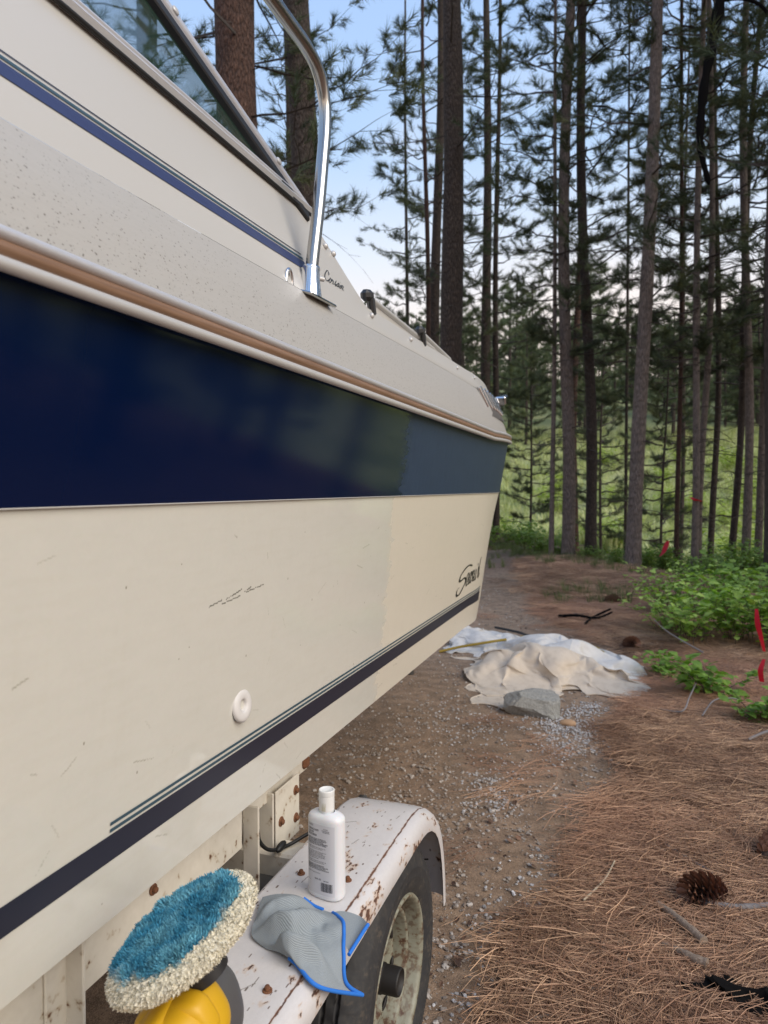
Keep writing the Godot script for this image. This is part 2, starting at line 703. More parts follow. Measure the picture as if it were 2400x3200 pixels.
func deck(t: Node3D) -> void:
	var zs := []
	for j in 90:
		zs.append(lerpf(1.3, -1.6, j / 30.0) if j <= 30 else lerpf(-1.6, -1.95, (j - 30) / 16.0) if j <= 46 else lerpf(-1.95, -4.62, (j - 46) / 43.0))
	var lower := MB.new()
	var upper := MB.new()
	var top := MB.new()
	var lid := MB.new()
	for side in [1, -1]:
		var a := []
		var b := []
		var c := []
		var mir := func(p: Vector3) -> Vector3:
			return p if side > 0 else Vector3(2 * MID - p.x, p.y, p.z)
		for i in 7:
			var row := PackedVector3Array()
			for z in zs:
				var lo := hull_at(5.0, z, -0.004)
				lo.y = 1.716 + maxf(0.0, -z - TURN) * 0.04
				var q := lo.lerp(ridge(z), i / 6.0)
				q.x += sin(PI * i / 6.0) * 0.008
				row.append(mir.call(q))
			a.append(row)
		for i in 7:
			var row := PackedVector3Array()
			for z in zs:
				var q := ridge(z).lerp(top_edge(z), i / 6.0)
				if i == 0:
					q.x -= 0.004
					q.y += 0.003
				row.append(mir.call(q))
			b.append(row)
		for i in 4:
			var row := PackedVector3Array()
			for z in zs:
				var e := top_edge(z)
				var m := Vector3(e.x - [0.0, 0.012, 0.035, 0.07][i], e.y + [0.0, 0.006, 0.008, 0.0][i], e.z)
				m.x = maxf(m.x, MID)
				row.append(mir.call(m))
			c.append(row)
		for g in [[lower, a], [upper, b], [top, c]]:
			var first: int = g[0].v.size()
			g[0].grid(g[1], false, side < 0)
			for k in range(first, g[0].v.size()):
				g[0].uv[k] = Vector2(-g[0].v[k].z / 2.6, 1.0 - g[0].uv[k].y)
	put("deck_side", lower.mesh(), M.deck_gelcoat, t)
	put("cabin_side", upper.mesh(), M.smooth_gelcoat, t)
	put("coaming", top.mesh(), M.smooth_gelcoat, t)
	# foredeck, closed to the stem
	var rows := []
	for i in 13:
		var row := PackedVector3Array()
		for j in 31:
			var z := lerpf(-1.7, -4.62, j / 30.0)
			var e := top_edge(z)
			var x := lerpf(e.x - 0.06, 2 * MID - e.x + 0.06, i / 12.0)
			row.append(Vector3(x, e.y + 0.0 + 0.035 * sin(PI * i / 12.0), z))
		rows.append(row)
	lid.grid(rows, false, true)
	rows = []
	for i in 7:
		var row := PackedVector3Array()
		for j in 13:
			var e := top_edge(-4.62)
			var lo := hull_at(5.0, -4.62 - 0.66 * sin(PI * j / 12.0))
			var x := lerpf(e.x, 2 * MID - e.x, j / 12.0)
			var zb := -4.62 - 0.62 * sin(PI * j / 12.0)
			row.append(Vector3(lerpf(lerpf(-1.0, -2.5, j / 12.0), x, i / 6.0), lerpf(1.80, e.y, i / 6.0), lerpf(zb, -4.62 - 0.25 * sin(PI * j / 12.0), i / 6.0)))
		rows.append(row)
	lid.grid(rows)
	put("foredeck", lid.mesh(), M.smooth_gelcoat, t)
	# cockpit sole, so that no light comes up through the boat
	put("cockpit_sole", MB.new().box(Vector3(MID, 1.2, -0.2), Vector3(1.8, 0.03, 2.9), 0.01).mesh(), M.smooth_gelcoat, t)
	# stripes on the cabin side
	for e in [["wide_stripe", 1.9426, 1.966, "stripe_blue"], ["thin_stripe", 1.970, 1.9757, "stripe_teal"], ["pinstripe", 1.9822, 1.9845, "stripe_navy"]]:
		var mb := MB.new()
		rows = []
		for i in 2:
			var row := PackedVector3Array()
			for j in 41:
				var z := lerpf(1.3, -1.5, j / 40.0)
				var r := ridge(z)
				var y: float = e[1 + i] + (r.y - 1.877) * 0.9
				row.append(Vector3(r.x - (y - r.y) * 0.4074 + 0.0014, y, z))
			rows.append(row)
		mb.grid(rows)
		put(e[0], mb.mesh(), M[e[3]], t)


func glass_x(y: float) -> float:
	return -0.79 - (y - 2.16) * 0.36


func windshield(t: Node3D) -> void:
	var o := Node3D.new()
	o.name = "windshield"
	t.add_child(o)
	# sill rail along the cabin side, and corner posts raked back from its front end
	var top := Vector3(0, 2.62, -0.86)
	for side in [1, -1]:
		var mir := func(p: Vector3) -> Vector3:
			return p if side > 0 else Vector3(2 * MID - p.x, p.y, p.z)
		var xf := func(y: float, z: float, off := 0.0) -> Vector3:
			return mir.call(Vector3(glass_x(y) + off, y, z))
		var mb := MB.new()
		for e in [[2.166, 0.022, 0.0], [2.186, 0.015, -0.002]]:
			var a: Vector3 = xf.call(e[0], 1.3, e[2])
			var b: Vector3 = xf.call(e[0], -1.69 + (e[0] - 2.166) * 2.0, e[2])
			mb.box((a + b) / 2, Vector3(0.022, e[1], a.distance_to(b)), 0.003, Basis(Vector3.FORWARD, (0.35 if side > 0 else -0.35)))
		put("sill_rail", mb.mesh(), M.aluminium, o)
		put("sill_gasket", MB.new().tube(PackedVector3Array([xf.call(2.153, 1.3, 0.006), xf.call(2.153, -1.70, 0.006)]), 0.0045, 6).mesh(), M.black_rubber, o)
		# the post: two flat extrusions side by side, with a black seal behind
		var foot: Vector3 = xf.call(2.172, -1.70)
		var head: Vector3 = xf.call(2.62, -0.83)
		var d := (head - foot).normalized()
		var nrm := Vector3(1 if side > 0 else -1, 0.36, 0).normalized()
		nrm = (nrm - d * nrm.dot(d)).normalized()
		var b3 := Basis(nrm, d, nrm.cross(d))
		var aft := b3.z if b3.z.z > 0 else -b3.z
		mb = MB.new()
		mb.box((foot + head) / 2 + aft * 0.012, Vector3(0.018, foot.distance_to(head), 0.022), 0.003, b3)
		mb.box((foot + head) / 2 + aft * 0.033 - nrm * 0.004, Vector3(0.016, foot.distance_to(head), 0.017), 0.003, b3)
		put("corner_post", mb.mesh(), M.aluminium, o)
		put("post_seal", MB.new().box((foot + head) / 2 + aft * 0.056 - nrm * 0.001 + d * 0.02, Vector3(0.02, foot.distance_to(head), 0.030), 0.003, b3).mesh(), M.black_rubber, o)
		for s in [0.16, 0.53]:
			var c := foot.lerp(head, s) + nrm * 0.011 + aft * 0.010
			put("screw", MB.new().blob(Transform3D(Basis(nrm * 0.004, d * 0.009, nrm.cross(d) * 0.009), c), 0.8, 8).mesh(), M.dull_aluminium, o)
		# side pane
		mb = MB.new()
		mb.face(PackedVector3Array([xf.call(2.19, 1.3, -0.006), xf.call(2.19, -1.60, -0.006), xf.call(2.60, -0.82, -0.006), xf.call(2.60, 1.3, -0.006)]), Vector3(MID, 2.3, 0))
		put("side_pane", mb.mesh(), M.window_glass, o)
		put("top_rail", MB.new().tube(PackedVector3Array([head, xf.call(2.62, 1.3)]), 0.012, 8).mesh(), M.aluminium, o)
	var pf := MB.new()
	var f0 := Vector3(glass_x(2.18), 2.18, -1.66)
	var f1 := Vector3(glass_x(2.62), 2.62, -0.83)
	pf.face(PackedVector3Array([f0, Vector3(2 * MID - f0.x, f0.y, f0.z), Vector3(2 * MID - f1.x, f1.y, f1.z), f1]), Vector3(MID, 2, 0))
	put("front_pane", pf.mesh(), M.window_glass, o)
	put("front_rail", MB.new().tube(PackedVector3Array([f1, Vector3(2 * MID - f1.x, f1.y, f1.z)]), 0.012, 8).mesh(), M.aluminium, o)


func fittings(t: Node3D) -> void:
	# grab rail of stainless tube in a chrome socket
	var g := Node3D.new()
	g.name = "grab_rail"
	t.add_child(g)
	var pts := [Vector3(-0.682, 1.90, -1.462), Vector3(-0.680, 1.96, -1.468), Vector3(-0.676, 2.08, -1.491), Vector3(-0.675, 2.19, -1.512), Vector3(-0.675, 2.28, -1.528), Vector3(-0.675, 2.345, -1.524), Vector3(-0.675, 2.39, -1.492), Vector3(-0.675, 2.408, -1.43), Vector3(-0.675, 2.41, -1.33), Vector3(-0.675, 2.412, -1.1), Vector3(-0.675, 2.415, -0.4), Vector3(-0.675, 2.42, 0.6)]
	put("tube", MB.new().tube(catmull(pts, 6), 0.0145, 20).mesh(), M.steel, g)
	var sock := Transform3D(Basis(Vector3.RIGHT, Vector3(0, 1, -0.1).normalized(), Vector3(0, 0.1, 1).normalized()), Vector3(-0.684, 1.882, -1.461))
	put("socket", MB.new().lathe(PackedVector2Array([Vector2(0.0275, 0.0), Vector2(0.0265, 0.01), Vector2(0.0225, 0.035), Vector2(0.0205, 0.06), Vector2(0.0215, 0.064), Vector2(0.021, 0.069), Vector2(0.017, 0.070), Vector2(0.0155, 0.062)]), 28, sock).mesh(), M.chrome, g)
	put("foot_plate", MB.new().box(Vector3(-0.682, 1.888, -1.485), Vector3(0.052, 0.007, 0.14), 0.003, Basis(Vector3.RIGHT, 0.03) * Basis(Vector3.FORWARD, 0.3)).mesh(), M.steel, g)
	put("set_screw", MB.new().tube(PackedVector3Array([Vector3(-0.672, 1.93, -1.485), Vector3(-0.665, 1.93, -1.496)]), 0.0055, 10).mesh(), M.dull_aluminium, g)
	# small strap eye on the ridge
	var arc := []
	for i in 9:
		var a := PI * i / 8.0
		arc.append(Vector3(-0.688, 1.887 + sin(a) * 0.032, -1.37 - cos(a) * 0.015))
	put("strap_eye", MB.new().tube(catmull(arc, 3), 0.0042, 8).mesh(), M.chrome, t)
	# script on the cabin side and on the bow
	var word := MB.new()
	for a in [[-1.651, 1.9882, -1.658, 1.9979, -1.651, 2.0002, -1.626, 1.9851, -1.613, 1.973, -1.614, 1.9658, -1.625, 1.9668, -1.638, 1.9737], [-1.656, 1.9832, -1.633, 1.9679, -1.638, 1.966, -1.654, 1.9748, -1.657, 1.9822], [-1.667, 1.9828, -1.659, 1.9773, -1.67, 1.9794, -1.658, 1.9685, -1.665, 1.9688], [-1.696, 1.9868, -1.672, 1.9711, -1.683, 1.9732, -1.671, 1.9659], [-1.711, 1.9848, -1.689, 1.9747, -1.686, 1.969, -1.703, 1.9764, -1.711, 1.9843, -1.696, 1.9696], [-1.72, 1.9821, -1.703, 1.9699, -1.711, 1.9709], [-1.725, 1.9915, -1.726, 1.9901], [-1.729, 1.9848, -1.715, 1.972, -1.731, 1.983, -1.739, 1.9829, -1.722, 1.9715, -1.73, 1.9708]]:
		ribbon(word, a, 2, 0.0018, 2.0, cab_word)
	put("script_lettering", word.mesh(), M.script_black, t)
	word = MB.new()
	ribbon(word, [-3.183, 1.1101, 0.006, -3.125, 1.1187, 0.0061, -3.069, 1.1155, 0.0064, -3.009, 1.1038, 0.0047, -2.962, 1.0889, 0.0034, -2.947, 1.0752, 0.0043, -2.956, 1.0658, 0.0068, -2.996, 1.0681, 0.0064, -3.044, 1.0714, 0.0064, -3.067, 1.0618, 0.0043, -3.063, 1.0485, 0.0034, -3.024, 1.0296, 0.0038, -2.974, 1.0116, 0.0051, -2.929, 1.0081, 0.0068, -2.91, 1.0184, 0.0038, -2.919, 1.0336, 0.0021, -2.955, 1.0414, 0.0015], 3, 0.0, 5.0, on_hull)
	for a in [[-3.104, 1.0434, -3.121, 1.061, -3.126, 1.0838, -3.102, 1.0796, -3.085, 1.0608, -3.084, 1.0412, -3.09, 1.0289, -3.112, 1.0377], [-3.185, 1.0856, -3.156, 1.0782, -3.14, 1.0565, -3.128, 1.0381, -3.136, 1.0311, -3.161, 1.0457, -3.185, 1.0843, -3.167, 1.045, -3.162, 1.0338, -3.192, 1.0383], [-3.22, 1.0877, -3.197, 1.0711, -3.222, 1.0503, -3.19, 1.0422, -3.179, 1.0316], [-3.224, 1.0849, -3.207, 1.052, -3.227, 1.034, -3.249, 1.0471, -3.251, 1.0867, -3.243, 1.0478, -3.256, 1.0329, -3.287, 1.0511, -3.293, 1.0847], [-3.291, 1.0825, -3.288, 1.0608, -3.286, 1.0317], [-3.327, 1.1082, -3.328, 1.0958], [-3.342, 1.0919, -3.344, 1.0669, -3.331, 1.0349], [-3.341, 1.0722, -3.348, 1.0863, -3.362, 1.0773], [-3.407, 1.1306, -3.378, 1.0932, -3.371, 1.0389, -3.368, 1.033, -3.399, 1.0545]]:
		ribbon(word, a, 2, 0.0026, 5.0, on_hull)
	put("bow_lettering", word.mesh(), M.script_black, t)
	# chalky white through-hull drain
	var n := Vector3(1, 0.107, 0).normalized()
	var xf := Transform3D(Basis(Vector3(0, 0, 1).cross(n), n, Vector3(0, 0, 1)), on_hull(-1.17, 1.053))
	put("hull_drain", MB.new().lathe(PackedVector2Array([Vector2(0.031, -0.002), Vector2(0.031, 0.002), Vector2(0.028, 0.005), Vector2(0.022, 0.0065), Vector2(0.015, 0.006), Vector2(0.0105, 0.0035), Vector2(0.010, -0.004), Vector2(0.009, -0.012), Vector2(0.0, -0.012)]), 36, xf).mesh(), M.drain_plastic, t)
	# canvas snaps along the cabin and foredeck
	for e in [[-1.714, 2.083], [-1.760, 2.087 - 0.01], [-1.905, 1.944], [-2.28, 1.95], [-2.95, 1.963], [-3.32, 1.975]]:
		var r := ridge(e[0])
		var c := Vector3(r.x - (e[1] - r.y) * 0.4074 + 0.001, e[1], e[0])
		put("canvas_snap", MB.new().lathe(PackedVector2Array([Vector2(0.0085, 0.0), Vector2(0.008, 0.004), Vector2(0.005, 0.0075), Vector2(0.0, 0.008)]), 14, Transform3D(Basis(Vector3(0, 0, 1).cross(Vector3(0.926, 0.377, 0)), Vector3(0.926, 0.377, 0), Vector3(0, 0, 1)), c)).mesh(), M.dull_aluminium, t)
	# the clear hatch boards before the windscreen: a raised pale rail on two black hinges
	for e in [[-1.93, -2.68], [-2.47, -2.95]]:
		var a := top_edge(e[0]) + Vector3(-0.012, 0.04, 0)
		var b := top_edge(e[1]) + Vector3(-0.02, 0.012, 0)
		var rail := Node3D.new()
		rail.name = "hatch_board"
		t.add_child(rail, true)
		put("edge_rail", MB.new().tube(PackedVector3Array([a, b]), 0.009, 10).mesh(), M.dull_aluminium, rail)
		put("board", MB.new().face(PackedVector3Array([a, b, b + Vector3(0, -0.03, 0), Vector3(a.x, a.y - 0.055, a.z)]), Vector3(MID, 1.9, a.z)).mesh(), M.smooth_gelcoat, rail)
		var mb := MB.new()
		mb.box(a + Vector3(0.006, -0.002, 0.015), Vector3(0.03, 0.032, 0.05), 0.01, Basis(Vector3.RIGHT, 0.2))
		mb.box(a + Vector3(0.012, -0.028, -0.012), Vector3(0.014, 0.055, 0.028), 0.006, Basis(Vector3.RIGHT, 0.35))
		put("hinge", mb.mesh(), M.dark_plastic, rail)
	# chrome louvred vent and the bow lamp
	var v := Node3D.new()
	v.name = "bow_vent"
	t.add_child(v)
	var back := MB.new()
	var fr := []
	for i in 2:
		var row := PackedVector3Array()
		for j in 8:
			var z := lerpf(-3.27, -3.98, j / 7.0)
			var p := hull_at(5.0, z).lerp(ridge(z), [0.40, 1.04][i]) + Vector3(0.004, 0.0, 0)
			p.z += [-0.10, 0.0][i]
			row.append(p)
		fr.append(row)
	back.grid(fr)
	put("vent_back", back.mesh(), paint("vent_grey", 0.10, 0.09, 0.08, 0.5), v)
	for i in 7:
		var z := lerpf(-3.29, -3.95, i / 6.0)
		var lo := hull_at(5.0, z).lerp(ridge(z), 0.62) + Vector3(0.012, 0, 0)
		var hi := ridge(z) + Vector3(0.010, 0.006, 0)
		lo.z -= 0.045
		var d := (hi - lo).normalized()
		var s := Vector3(0.5, 0.1, -0.86)
		s = (s - d * s.dot(d)).normalized()
		var w := s.cross(d)
		var rows := []
		for e in [lo, hi]:
			var row := PackedVector3Array()
			for k in 13:
				var a := TAU * k / 12
				row.append(e + s * cos(a) * 0.014 + w * sin(a) * 0.008)
			rows.append(row)
		var slat := MB.new().grid(rows, true, true)
		for e in [0, 1]:
			var cap: PackedVector3Array = rows[e].duplicate()
			cap.remove_at(12)
			slat.face(cap, (lo + hi) / 2)
		put("louvre", slat.mesh(), M.chrome, v)
	var lp := Node3D.new()
	lp.name = "bow_lamp"
	t.add_child(lp)
	var c := hull_at(5.0, -4.0).lerp(ridge(-4.0), 0.95) + Vector3(0.03, 0.005, 0)
	put("lamp_base", MB.new().box(c + Vector3(-0.012, -0.02, 0.0), Vector3(0.05, 0.035, 0.05), 0.01).mesh(), M.dark_plastic, lp)
	put("lamp_cover", MB.new().box(c + Vector3(0.012, 0.016, -0.02), Vector3(0.06, 0.05, 0.075), 0.007, Basis(Vector3.RIGHT, 0.3)).mesh(), M.chrome, lp)
	# mooring eye lying on the foredeck edge
	var cl := top_edge(-3.05)
	put("deck_cleat", MB.new().tube(catmull([cl + Vector3(-0.06, 0.0, 0.16), cl + Vector3(-0.06, 0.03, 0.09), cl + Vector3(-0.06, 0.032, -0.09), cl + Vector3(-0.06, 0.0, -0.16)], 5), 0.009, 8).mesh(), M.dull_aluminium, t)


func cab_word(z: float, y: float) -> Vector3:
	var r := ridge(z)
	return Vector3(r.x - (y - r.y) * 0.4074 + 0.0018, y, z)


# ------------------------------------------------------------------ trailer
func trailer_materials() -> void:
	# white paint rusting through: rust where the noise is high, and along the rolled outer edge
	var w := 256
	var h := 1024
	var na := fnl(41, 0.022)
	var nb := fnl(42, 0.09)
	var nc := fnl(43, 0.006)
	var im := Image.create(w, h, false, Image.FORMAT_RGB8)
	var ro := Image.create(w, h, false, Image.FORMAT_L8)
	var hh := PackedByteArray()
	hh.resize(w * h)
	var g := RandomNumberGenerator.new()
	g.seed = 9
	for j in h:
		for i in w:
			var a := na.get_noise_2d(i * 1.4, j)
			var b := nb.get_noise_2d(i * 1.4, j)
			var c := nc.get_noise_2d(i, j)
			var u := i / float(w)
			var edge := absf(u - 0.575 - 0.006 * b - 0.004 * a)
			var seam := 1.0 - smoothstep(0.0035, 0.0075 + 0.006 * maxf(0, a), edge)
			var lip := smoothstep(0.60, 0.70, u) * (1.0 - smoothstep(0.86, 0.9, u))
			var rust := smoothstep(0.55, 0.63, a * 0.75 + b * 0.6 + c * 0.45 + lip * 0.13)
			rust = maxf(rust, seam)
			var halo := smoothstep(0.26, 0.52, a * 0.75 + b * 0.35 + c * 0.45 + lip * 0.13)
			halo = maxf(halo, (1.0 - smoothstep(0.0, 0.02, edge)) * (0.5 + a))
			var col := Color(0.60, 0.58, 0.575).lerp(Color(0.50, 0.34, 0.22), clampf(halo, 0, 1) * 0.62)
			col = col.lerp(Color(0.13, 0.055, 0.03).lerp(Color(0.075, 0.045, 0.035), clampf(b * 2.0, 0, 1)), rust)
			var k := 1.0 + 0.05 * c + 0.04 * b + g.randf_range(-0.025, 0.025)
			im.set_pixel(i, j, Color(col.r * k, col.g * k, col.b * k).linear_to_srgb())
			var rr := lerpf(0.34, 0.85, rust) + 0.05 * a
			ro.set_pixel(i, j, Color(rr, rr, rr))
			hh[j * w + i] = int(128 + 60 * rust * (0.5 + b) + 6 * a)
	for s in 260:
		var px := g.randi_range(10, 140)
		var py := g.randi_range(10, 1000)
		im.fill_rect(Rect2i(px, py, g.randi_range(1, 2), g.randi_range(1, 5)), Color(0.30, 0.22, 0.19) if g.randf() < 0.5 else Color(0.42, 0.39, 0.37))
	for s in 14:
		var p := Vector2(g.randf_range(20, 140), g.randf_range(80, 960))
		var d := Vector2(g.randf_range(-1, 1), g.randf_range(-2, 2)).normalized()
		for q in g.randi_range(10, 40):
			p += d
			if p.x > 1 and p.x < 254 and p.y > 1 and p.y < 1022:
				im.set_pixelv(Vector2i(p), Color(0.45, 0.42, 0.40))
	var m := paint("rusty_white", 1, 1, 1, 1.0)
	m.albedo_texture = tex(im)
	m.roughness_texture = tex(ro)
	m.texture_repeat = false
	relief(m, w, h, hh, 2.0, 0.8)

	var va := bytes_of(fnl(44, 0.02), 512, 512)
	var vb := bytes_of(fnl(45, 0.06), 512, 512)
	var vm := mixed(va, vb, 0.35)
	m = paint("frame_paint", 1, 1, 1, 0.55)
	m.albedo_texture = tex(ramp_image(512, 512, vm, [[0.0, Color(0.09, 0.04, 0.022)], [0.20, Color(0.12, 0.055, 0.03)], [0.24, Color(0.46, 0.38, 0.28)], [0.33, Color(0.62, 0.575, 0.49)], [1.0, Color(0.70, 0.655, 0.57)]]))
	m.uv1_triplanar = true
	m.uv1_world_triplanar = true
	m.uv1_scale = Vector3(1.7, 1.7, 1.7)
	m = paint("rim_paint", 1, 1, 1, 0.5)
	m.albedo_texture = tex(ramp_image(512, 512, vm, [[0.0, Color(0.045, 0.024, 0.016)], [0.34, Color(0.085, 0.042, 0.025)], [0.39, Color(0.14, 0.095, 0.055)], [0.46, Color(0.23, 0.225, 0.17)], [1.0, Color(0.30, 0.31, 0.25)]]))
	m.uv1_triplanar = true
	m.uv1_world_triplanar = true
	m.uv1_scale = Vector3(2.8, 2.8, 2.8)
	m = paint("rim_rust", 1, 1, 1, 0.9)
	m.albedo_texture = tex(ramp_image(512, 512, vm, [[0.0, Color(0.03, 0.018, 0.013)], [0.45, Color(0.075, 0.038, 0.024)], [0.55, Color(0.12, 0.07, 0.045)], [0.68, Color(0.22, 0.20, 0.15)], [1.0, Color(0.3, 0.29, 0.23)]]))
	m.uv1_triplanar = true
	m.uv1_world_triplanar = true
	m.uv1_scale = Vector3(5, 5, 5)
	m = paint("tyre_rubber", 1, 1, 1, 0.75)
	m.albedo_texture = tex(ramp_image(512, 512, mixed(bytes_of(fnl(46, 0.012), 512, 512), vb, 0.5), [[0.0, Color(0.016, 0.016, 0.017)], [0.45, Color(0.026, 0.026, 0.028)], [0.62, Color(0.036, 0.035, 0.034)], [0.75, Color(0.085, 0.07, 0.055)], [1.0, Color(0.10, 0.085, 0.065)]]))
	m.uv1_triplanar = true
	m.uv1_world_triplanar = true
	m.uv1_scale = Vector3(2.4, 2.4, 2.4)
	m = paint("rust", 1, 1, 1, 0.9)
	m.albedo_texture = tex(ramp_image(512, 512, vm, [[0.0, Color(0.05, 0.025, 0.018)], [0.5, Color(0.16, 0.065, 0.03)], [1.0, Color(0.24, 0.11, 0.05)]]))
	m.uv1_triplanar = true
	m.uv1_scale = Vector3(9, 9, 9)
	paint("grease_and_shade_black", 0.014, 0.012, 0.011, 0.6)  # black of the greasy hub, and of the shade painted into hand holes
	paint("dark_steel", 0.05, 0.048, 0.046, 0.6)
	paint("cable", 0.01, 0.01, 0.01, 0.5)


func fender_mesh() -> ArrayMesh:
	# path of the top line along the trailer, then down over the front wheel (and mirrored at the back)
	var half := [Vector2(-1.15, 0.66), Vector2(-1.4, 0.66), Vector2(-1.6, 0.66), Vector2(-1.665, 0.6585), Vector2(-1.715, 0.651), Vector2(-1.765, 0.634), Vector2(-1.81, 0.606), Vector2(-1.848, 0.57), Vector2(-1.879, 0.52), Vector2(-1.90, 0.46), Vector2(-1.913, 0.40), Vector2(-1.92, 0.325)]
	var path := []
	for i in range(half.size() - 1, 0, -1):
		path.append(Vector2(-2.30 - half[i].x, half[i].y))
	path.append_array(half)
	var outer := [Vector2(-0.702, 0.045), Vector2(-0.7015, 0.016), Vector2(-0.697, 0.006), Vector2(-0.688, 0.001), Vector2(-0.64, 0.0), Vector2(-0.58, -0.001), Vector2(-0.53, 0.0), Vector2(-0.512, 0.001), Vector2(-0.500, 0.0035), Vector2(-0.489, 0.010), Vector2(-0.481, 0.020), Vector2(-0.477, 0.033), Vector2(-0.476, 0.052)]
	var rows := []
	var along := 0.0
	var lens := PackedFloat32Array()
	for i in path.size():
		var t: Vector2 = (path[mini(i + 1, path.size() - 1)] - path[maxi(i - 1, 0)]).normalized()
		var inw := Vector2(-t.y, t.x)      # towards the wheel
		if inw.dot(Vector2(-1.15, 0.2) - path[i]) < 0:
			inw = -inw
		var row := PackedVector3Array()
		for k in outer.size():
			var p: Vector2 = path[i] + inw * outer[k].y
			row.append(Vector3(outer[k].x, p.y, p.x))
		for k in range(outer.size() - 1, -1, -1):
			var p: Vector2 = path[i] + inw * (outer[k].y + 0.004)
			row.append(Vector3(clampf(outer[k].x, -0.6985, -0.4795), p.y, p.x))
		row.append(row[0])
		rows.append(row)
		if i > 0:
			along += path[i].distance_to(path[i - 1])
		lens.append(along)
	var mb := MB.new()
	mb.grid(rows)
	var nc := outer.size() * 2 + 1
	for i in rows.size():
		for k in nc:
			var p: Vector3 = rows[i][k]
			var u := 0.0
			if k < outer.size():
				u = 0.075 + (p.x + 0.70) / 0.195 * 0.5 if p.x < -0.505 else 0.575 + (-0.505 - p.x) * -1.0 / 0.03 * 0.1 + outer[k].y * 2.0
			else:
				u = 0.02 + 0.5 * (nc - k) / nc
			mb.uv[i * nc + k] = Vector2(clampf(u, 0.01, 0.86), lens[i] / along)
	for e in [0, rows.size() - 1]:
		for k in outer.size() - 1:
			mb.face(PackedVector3Array([rows[e][k], rows[e][k + 1], rows[e][nc - 3 - k], rows[e][nc - 2 - k]]), Vector3(-0.59, 0.4, -1.15))
	return mb.mesh()


func make_wheel(at: Vector3, parent: Node3D) -> Node3D:
	var o := Node3D.new()
	o.name = "wheel"
	parent.add_child(o, true)
	o.position = at
	# the wheel turns about x: lathe axis (y) laid along x
	var ax := Transform3D(Basis(Vector3(0, 0, 1), Vector3(1, 0, 0), Vector3(0, 1, 0)), Vector3.ZERO)
	var prof := [[-0.075, 0.178], [-0.088, 0.190], [-0.095, 0.215], [-0.097, 0.245], [-0.091, 0.272], [-0.080, 0.289], [-0.066, 0.299]]
	for gx in [-0.045, -0.015, 0.015, 0.045]:
		prof.append_array([[gx - 0.007, 0.3045], [gx - 0.0035, 0.3045], [gx - 0.003, 0.297], [gx + 0.003, 0.297], [gx + 0.0035, 0.3045], [gx + 0.007, 0.3045]])
	prof.append_array([[0.066, 0.299], [0.080, 0.289], [0.0865, 0.279], [0.0885, 0.277], [0.094, 0.262], [0.0975, 0.248], [0.0985, 0.2465], [0.0975, 0.244], [0.0965, 0.228], [0.0975, 0.2265], [0.0965, 0.2245], [0.093, 0.205], [0.087, 0.192], [0.083, 0.186], [0.078, 0.181], [0.070, 0.178]])
	var rows := []
	for p in prof:
		var row := PackedVector3Array()
		for k in 241:
			var a := TAU * k / 240
			var r: float = p[1]
			if r > 0.287 and r > 0.298 or r == 0.299 or r == 0.289:
				r -= 0.0045 if (k + int(absf(p[0]) * 100)) % 5 == 0 else 0.0
			row.append(Vector3(p[0], sin(a) * r, cos(a) * r))
		rows.append(row)
	put("tyre", MB.new().grid(rows, true, true).mesh(), M.tyre_rubber, o)
	var prof2 := [[0.186, 0.077], [0.189, 0.084], [0.185, 0.090], [0.178, 0.088], [0.173, 0.080], [0.171, 0.066], [0.166, 0.050], [0.161, 0.046], [0.157, 0.050], [0.153, 0.058], [0.148, 0.060], [0.143, 0.055], [0.139, 0.036], [0.136, 0.010], [0.132, 0.002], [0.127, 0.006], [0.121, 0.022], [0.113, 0.032], [0.104, 0.030], [0.095, 0.018], [0.088, 0.0], [0.080, -0.008], [0.07, -0.012], [0.0, -0.012]]
	for part in [[0, 6, "rim", "rim_paint"], [6, 9, "rim_groove", "rim_rust"], [9, 13, "rim", "rim_paint"], [13, 16, "rim_groove", "rim_rust"], [16, 20, "rim", "rim_paint"], [20, 23, "rim_center", "rim_rust"]]:
		var rim := PackedVector2Array()
		for q in range(part[0], part[1] + 1):
			rim.append(Vector2(prof2[q][0], prof2[q][1]))
		put(part[2], MB.new().lathe(rim, 72, ax).mesh(), M[part[3]], o)
	# hand holes in the disc: solid black ovals, the openings' shade put into colour
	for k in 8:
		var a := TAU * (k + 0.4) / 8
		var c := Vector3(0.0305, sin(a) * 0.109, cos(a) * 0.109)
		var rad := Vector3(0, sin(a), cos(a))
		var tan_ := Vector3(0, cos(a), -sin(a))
		put("hand_hole_shade", MB.new().blob(Transform3D(Basis(Vector3(0.006, 0, 0) + rad * -0.004, tan_ * 0.019, rad * 0.0095), c), 1.0, 10).mesh(), M.grease_and_shade_black, o)
	for k in 5:
		var a := TAU * (k + 0.2) / 5
		var c := Vector3(-0.012, sin(a) * 0.057, cos(a) * 0.057)
		put("lug_nut", MB.new().tube(PackedVector3Array([c, c + Vector3(0.014, 0, 0), c + Vector3(0.02, 0, 0)]), PackedFloat32Array([0.0105, 0.0105, 0.008]), 6).mesh(), M.rust, o)
	put("hub", MB.new().lathe(PackedVector2Array([Vector2(0.05, -0.012), Vector2(0.045, 0.0), Vector2(0.035, 0.005), Vector2(0.0335, 0.045), Vector2(0.032, 0.047), Vector2(0.0315, 0.05), Vector2(0.031, 0.084), Vector2(0.0295, 0.088), Vector2(0.0265, 0.088), Vector2(0.0245, 0.080), Vector2(0.012, 0.078), Vector2(0.0, 0.079)]), 32, ax).mesh(), M.grease_and_shade_black, o)
	return o


